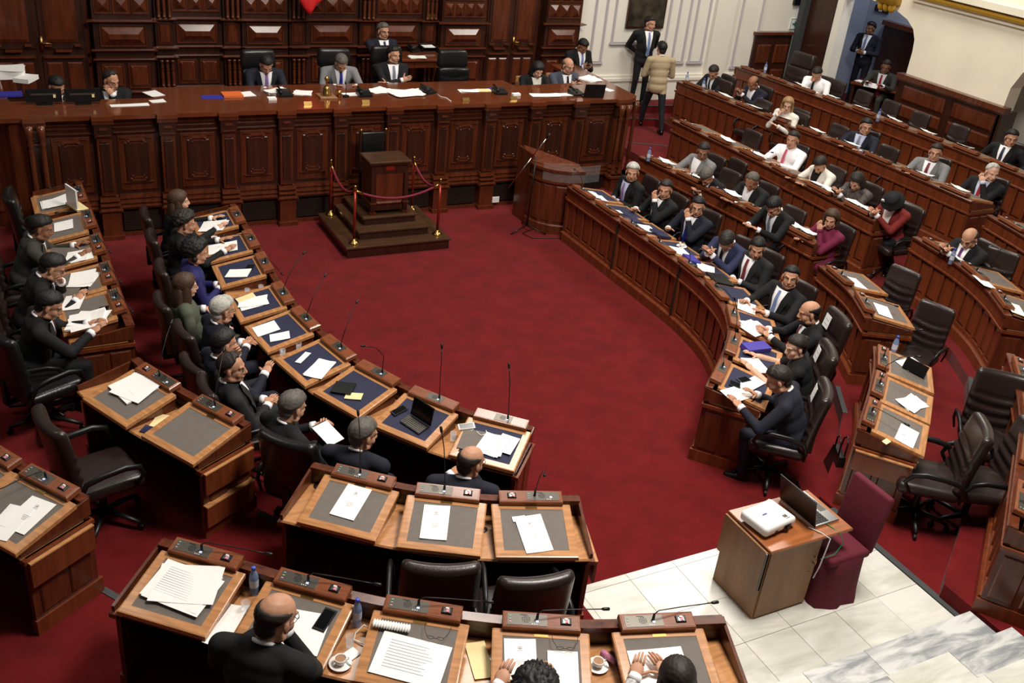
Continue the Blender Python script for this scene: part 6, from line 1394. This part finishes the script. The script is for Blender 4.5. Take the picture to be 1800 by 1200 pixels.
b = MB(); b.tube([tuple(at(x, y, 1.03 + dz)) for x, y, dz in ((660, 1112, .02), (640, 1098, .04), (625, 1112, .0), (622, 1124, 0), (640, 1132, .0), (662, 1128, .03), (675, 1122, .05))], .005, 'white_p', 6); tag(put('charging_cable', b.mesh('charging_cable', True)), 'white charging cable looping left of the third foreground pad', 'cable')
b = MB(); b.tube([(-.06, 0, .02), (-.055, 0, .02), (.055, 0, .02), (.06, 0, .02)], [.012, .022, .022, .012], 'pink', 12); tag(put('glasses_case', b.mesh('glasses_case', True), None, tuple(at(1069, 1158, 1.03)), 1.9), 'pink patterned spectacle case beside the cappuccino', 'case')
for (px, py, l) in ((767, 1118, 'spectacles folded on the wide open document'), (992, 1136, 'spectacles below the fourth foreground console')):
    T = frame_on(px, py, 0, .03); o = put('spectacles', glasses_mesh()); o.matrix_world = T @ Matrix.Rotation(pi, 4, 'Z') @ Matrix.Translation((0, -.05, 0)); tag(o, l, 'glasses')
# ---------------- projector cart
ct = empty('wooden_cart', (.3, -9.16, .15)); tag(ct, 'wooden cabinet with raised leaves carrying the projector', 'cabinet')
b = MB(); b.box(-.27, .27, -.25, .26, 0, .7, 'wood_cart'); b.box(-.285, -.27, -.25, .26, 0, .42, 'wood_cart'); put('body', b.mesh('body'), ct)
b = MB(); b.bev(-.29, .57, -.275, .275, .7, .725, .006, 'wood_cart_top'); put('top', b.mesh('top'), ct)
b = MB(); b.box(-.315, -.297, -.27, .27, .33, .7, 'wood_cart'); b.box(-.325, -.3, -.27, -.255, .33, .7, 'wood_dark'); put('folding_leaf', b.mesh('folding_leaf'), ct)['label'] = 'hinged leaf hanging at the left side'
b = MB(); b.box(-.265, .265, -.262, -.25, .02, .69, 'wood_cart'); d_ = put('door', b.mesh('door'), ct); b = MB(); b.tube([(.225, -.262, .46), (.225, -.295, .46), (.225, -.295, .52), (.225, -.262, .52)], .005, 'brass', 6); put('handle', b.mesh('handle', True), d_); b = MB(); b.ell((.21, -.264, .36), (.01, .006, .01), 'brass', 8, 6); put('lock', b.mesh('lock', True), d_)
pj = empty('projector', (.2, -9.14, .877), math.radians(8)); tag(pj, 'white projector on the wooden cabinet', 'projector')
put('casing', rbox_mesh('casing', .36, .29, .09, .03, 'white_p', 4), pj, (0, 0, .062), rx=0)
b = MB(); b.box(.03, .11, -.15, -.14, .03, .07, 'black'); b.lathe([(.022, 0), (.022, .012), (.016, .014)], 'screen', 16, TR(.07, -.149, .05, rx=pi / 2)); put('lens', b.mesh('lens'), pj); b = MB(); b.box(-.07, -.04, -.149, -.14, .035, .055, 'black'); b.box(.07, .11, -.1, -.07, .106, .109, 'metal_panel'); b.box(.075, .12, -.115, -.11, .106, .109, 'black'); b.box(-.07, -.02, .0, .015, .106, .1085, 'blue'); put('controls', b.mesh('controls'), pj)
for s in (-1, 1): b = MB(); b.lathe([(.012, 0), (.012, .02)], 'black', 8, TR(s * .12, 0, 0)); put('foot', b.mesh('foot'), pj)
lp = empty('laptop', (.66, -9.12, .877), math.radians(92)); tag(lp, 'open silver laptop beside the projector', 'laptop')
b = MB(); b.bev(-.18, .18, -.13, .1, 0, .016, .004, 'chrome'); b.box(-.06, .06, -.12, -.06, .016, .0165, 'metal_panel')
for j in range(5):
    for i in range(14): b.box(-.16 + i * .023, -.142 + i * .023, -.04 + j * .025, -.02 + j * .025, .016, .019, 'black')
put('keyboard', b.mesh('keyboard'), lp); b = MB(); b.box(-.18, .18, -.004, .004, 0, .23, 'black'); b.box(-.17, .17, -.006, -.003, .012, .22, 'screen'); put('lid', b.mesh('lid'), lp, (0, .105, .012), rx=-.28); lp.scale = (1.15, 1.15, 1.2)
b = MB(); b.tube([(.5, -9.3, .885), (.56, -9.4, .88), (.6, -9.46, .86), (.58, -9.47, .75), (.55, -9.48, .6), (.53, -9.47, .48)], .006, 'ink', 6); b.tube([(.68, -9.32, .885), (.72, -9.44, .87), (.76, -9.47, .78), (.7, -9.47, .68), (.56, -9.46, .66)], .004, 'green', 6); tag(put('cable', b.mesh('cable', True)), 'grey and green cables hanging from the cabinet', 'cable')
b = MB(); b.box(-.04, .04, -.03, .03, 0, .05, 'brass'); b.box(-.03, .03, -.034, -.03, .01, .04, 'black'); tag(put('adapter', b.mesh('adapter'), None, (.36, -8.97, .877), .3), 'small metallic adapter between projector and laptop', 'adapter')
# slipcovered chair
sc_ = empty('covered_chair', (.86, -9.3, .15), math.radians(90)); tag(sc_, 'chair under a dark maroon slipcover beside the cabinet', 'chair')
n = 28; vs = []; fs = []; rings = [(0, .27, .26), (.1, .25, .25), (.3, .235, .235), (.46, .225, .225), (.475, .21, .21)]
for (z, rx_, ry_) in rings:
    for j in range(n):
        c = 2 * pi * j / n; q = (abs(math.cos(c)) ** 4 + abs(math.sin(c)) ** 4) ** -.25; wv = 1 + (.05 * math.sin(c * 9 + 1) * (1 - z / .48))
        vs.append((rx_ * q * wv * math.cos(c), ry_ * q * wv * math.sin(c), z))
for i in range(len(rings) - 1):
    for j in range(n): fs.append((i * n + j, i * n + (j + 1) % n, (i + 1) * n + (j + 1) % n, (i + 1) * n + j))
fs.append(tuple((len(rings) - 1) * n + j for j in range(n)))
b = MB(); b.add(vs, fs, 'maroon'); put('skirt', b.mesh('skirt', True), sc_)
put('back_cover', rbox_mesh('back_cover', .43, .07, .56, .03, 'maroon', 3), sc_, (0, -.25, .72), rx=.12)
put('seat_cover', rbox_mesh('seat_cover', .44, .44, .08, .03, 'maroon', 3), sc_, (0, 0, .46))
# handbag
hb = empty('handbag', tuple(at(1465, 828, .0)), math.radians(60)); tag(hb, 'black leather handbag standing on the carpet', 'bag')
b = MB(); b.add([(-.17, -.07, 0), (.17, -.07, 0), (.17, .07, 0), (-.17, .07, 0), (-.13, -.03, .26), (.13, -.03, .26), (.13, .03, .26), (-.13, .03, .26)], [(3, 2, 1, 0), (4, 5, 6, 7), (0, 1, 5, 4), (1, 2, 6, 5), (2, 3, 7, 6), (3, 0, 4, 7)], 'leather_black'); put('body', b.mesh('body'), hb)
for s in (-1, 1): b = MB(); b.tube([(-.08, s * .03, .24), (-.07, s * .035, .38), (0, s * .04, .44), (.07, s * .035, .38), (.08, s * .03, .24)], .009, 'leather_black', 6); put('handle', b.mesh('handle', True), hb)
b = MB(); b.ell((0, -.055, .17), (.012, .008, .02), 'chrome', 8, 6); put('clasp', b.mesh('clasp', True), hb)
# hat of the woman in the third row
for Pp in PEOPLE:
    if 'black hat' in Pp['label']:
        h = [c for c in Pp['obj'].children if c.name.startswith('hair')][0]
        b = MB(); b.lathe([(.15, .045), (.15, .052), (.098, .06), (.095, .12), (.085, .14), (.0, .145)], 'suit_black', 24, TR(0, -.01, -.005)); hat = put('hat', b.mesh('hat', True), Pp['obj']); hat.location = h.location; hat.rotation_euler = h.rotation_euler
        b = MB()
        for i in range(6): b.ell((.09 + .018 * math.cos(i), .05 + .0 * i, .085 + .018 * math.sin(i)), (.012, .012, .012), 'paper', 8, 6)
        put('flower', b.mesh('flower', True), hat)['label'] = 'white flower on the hat band'

for Pp in PEOPLE:
    if Pp['arms'] == 'phone' and 'woman in a black hat' not in Pp['label']:
        o = Pp['obj']; hm = Pp['hmid']; T = Matrix.LocRotScale(o.location, o.rotation_euler, o.scale) @ TR(hm[0], hm[1] + .06, hm[2] + .035, rx=.6)
        b = MB(); b.bev(-.037, .037, -.07, .07, 0, .009, .002, 'black'); b.box(-.032, .032, -.062, .062, .009, .0098, 'screen')
        q = put('smartphone', b.mesh('smartphone')); q.matrix_world = T; tag(q, 'dark phone held by the ' + ' '.join(Pp['label'].split()[:11]), 'phone')
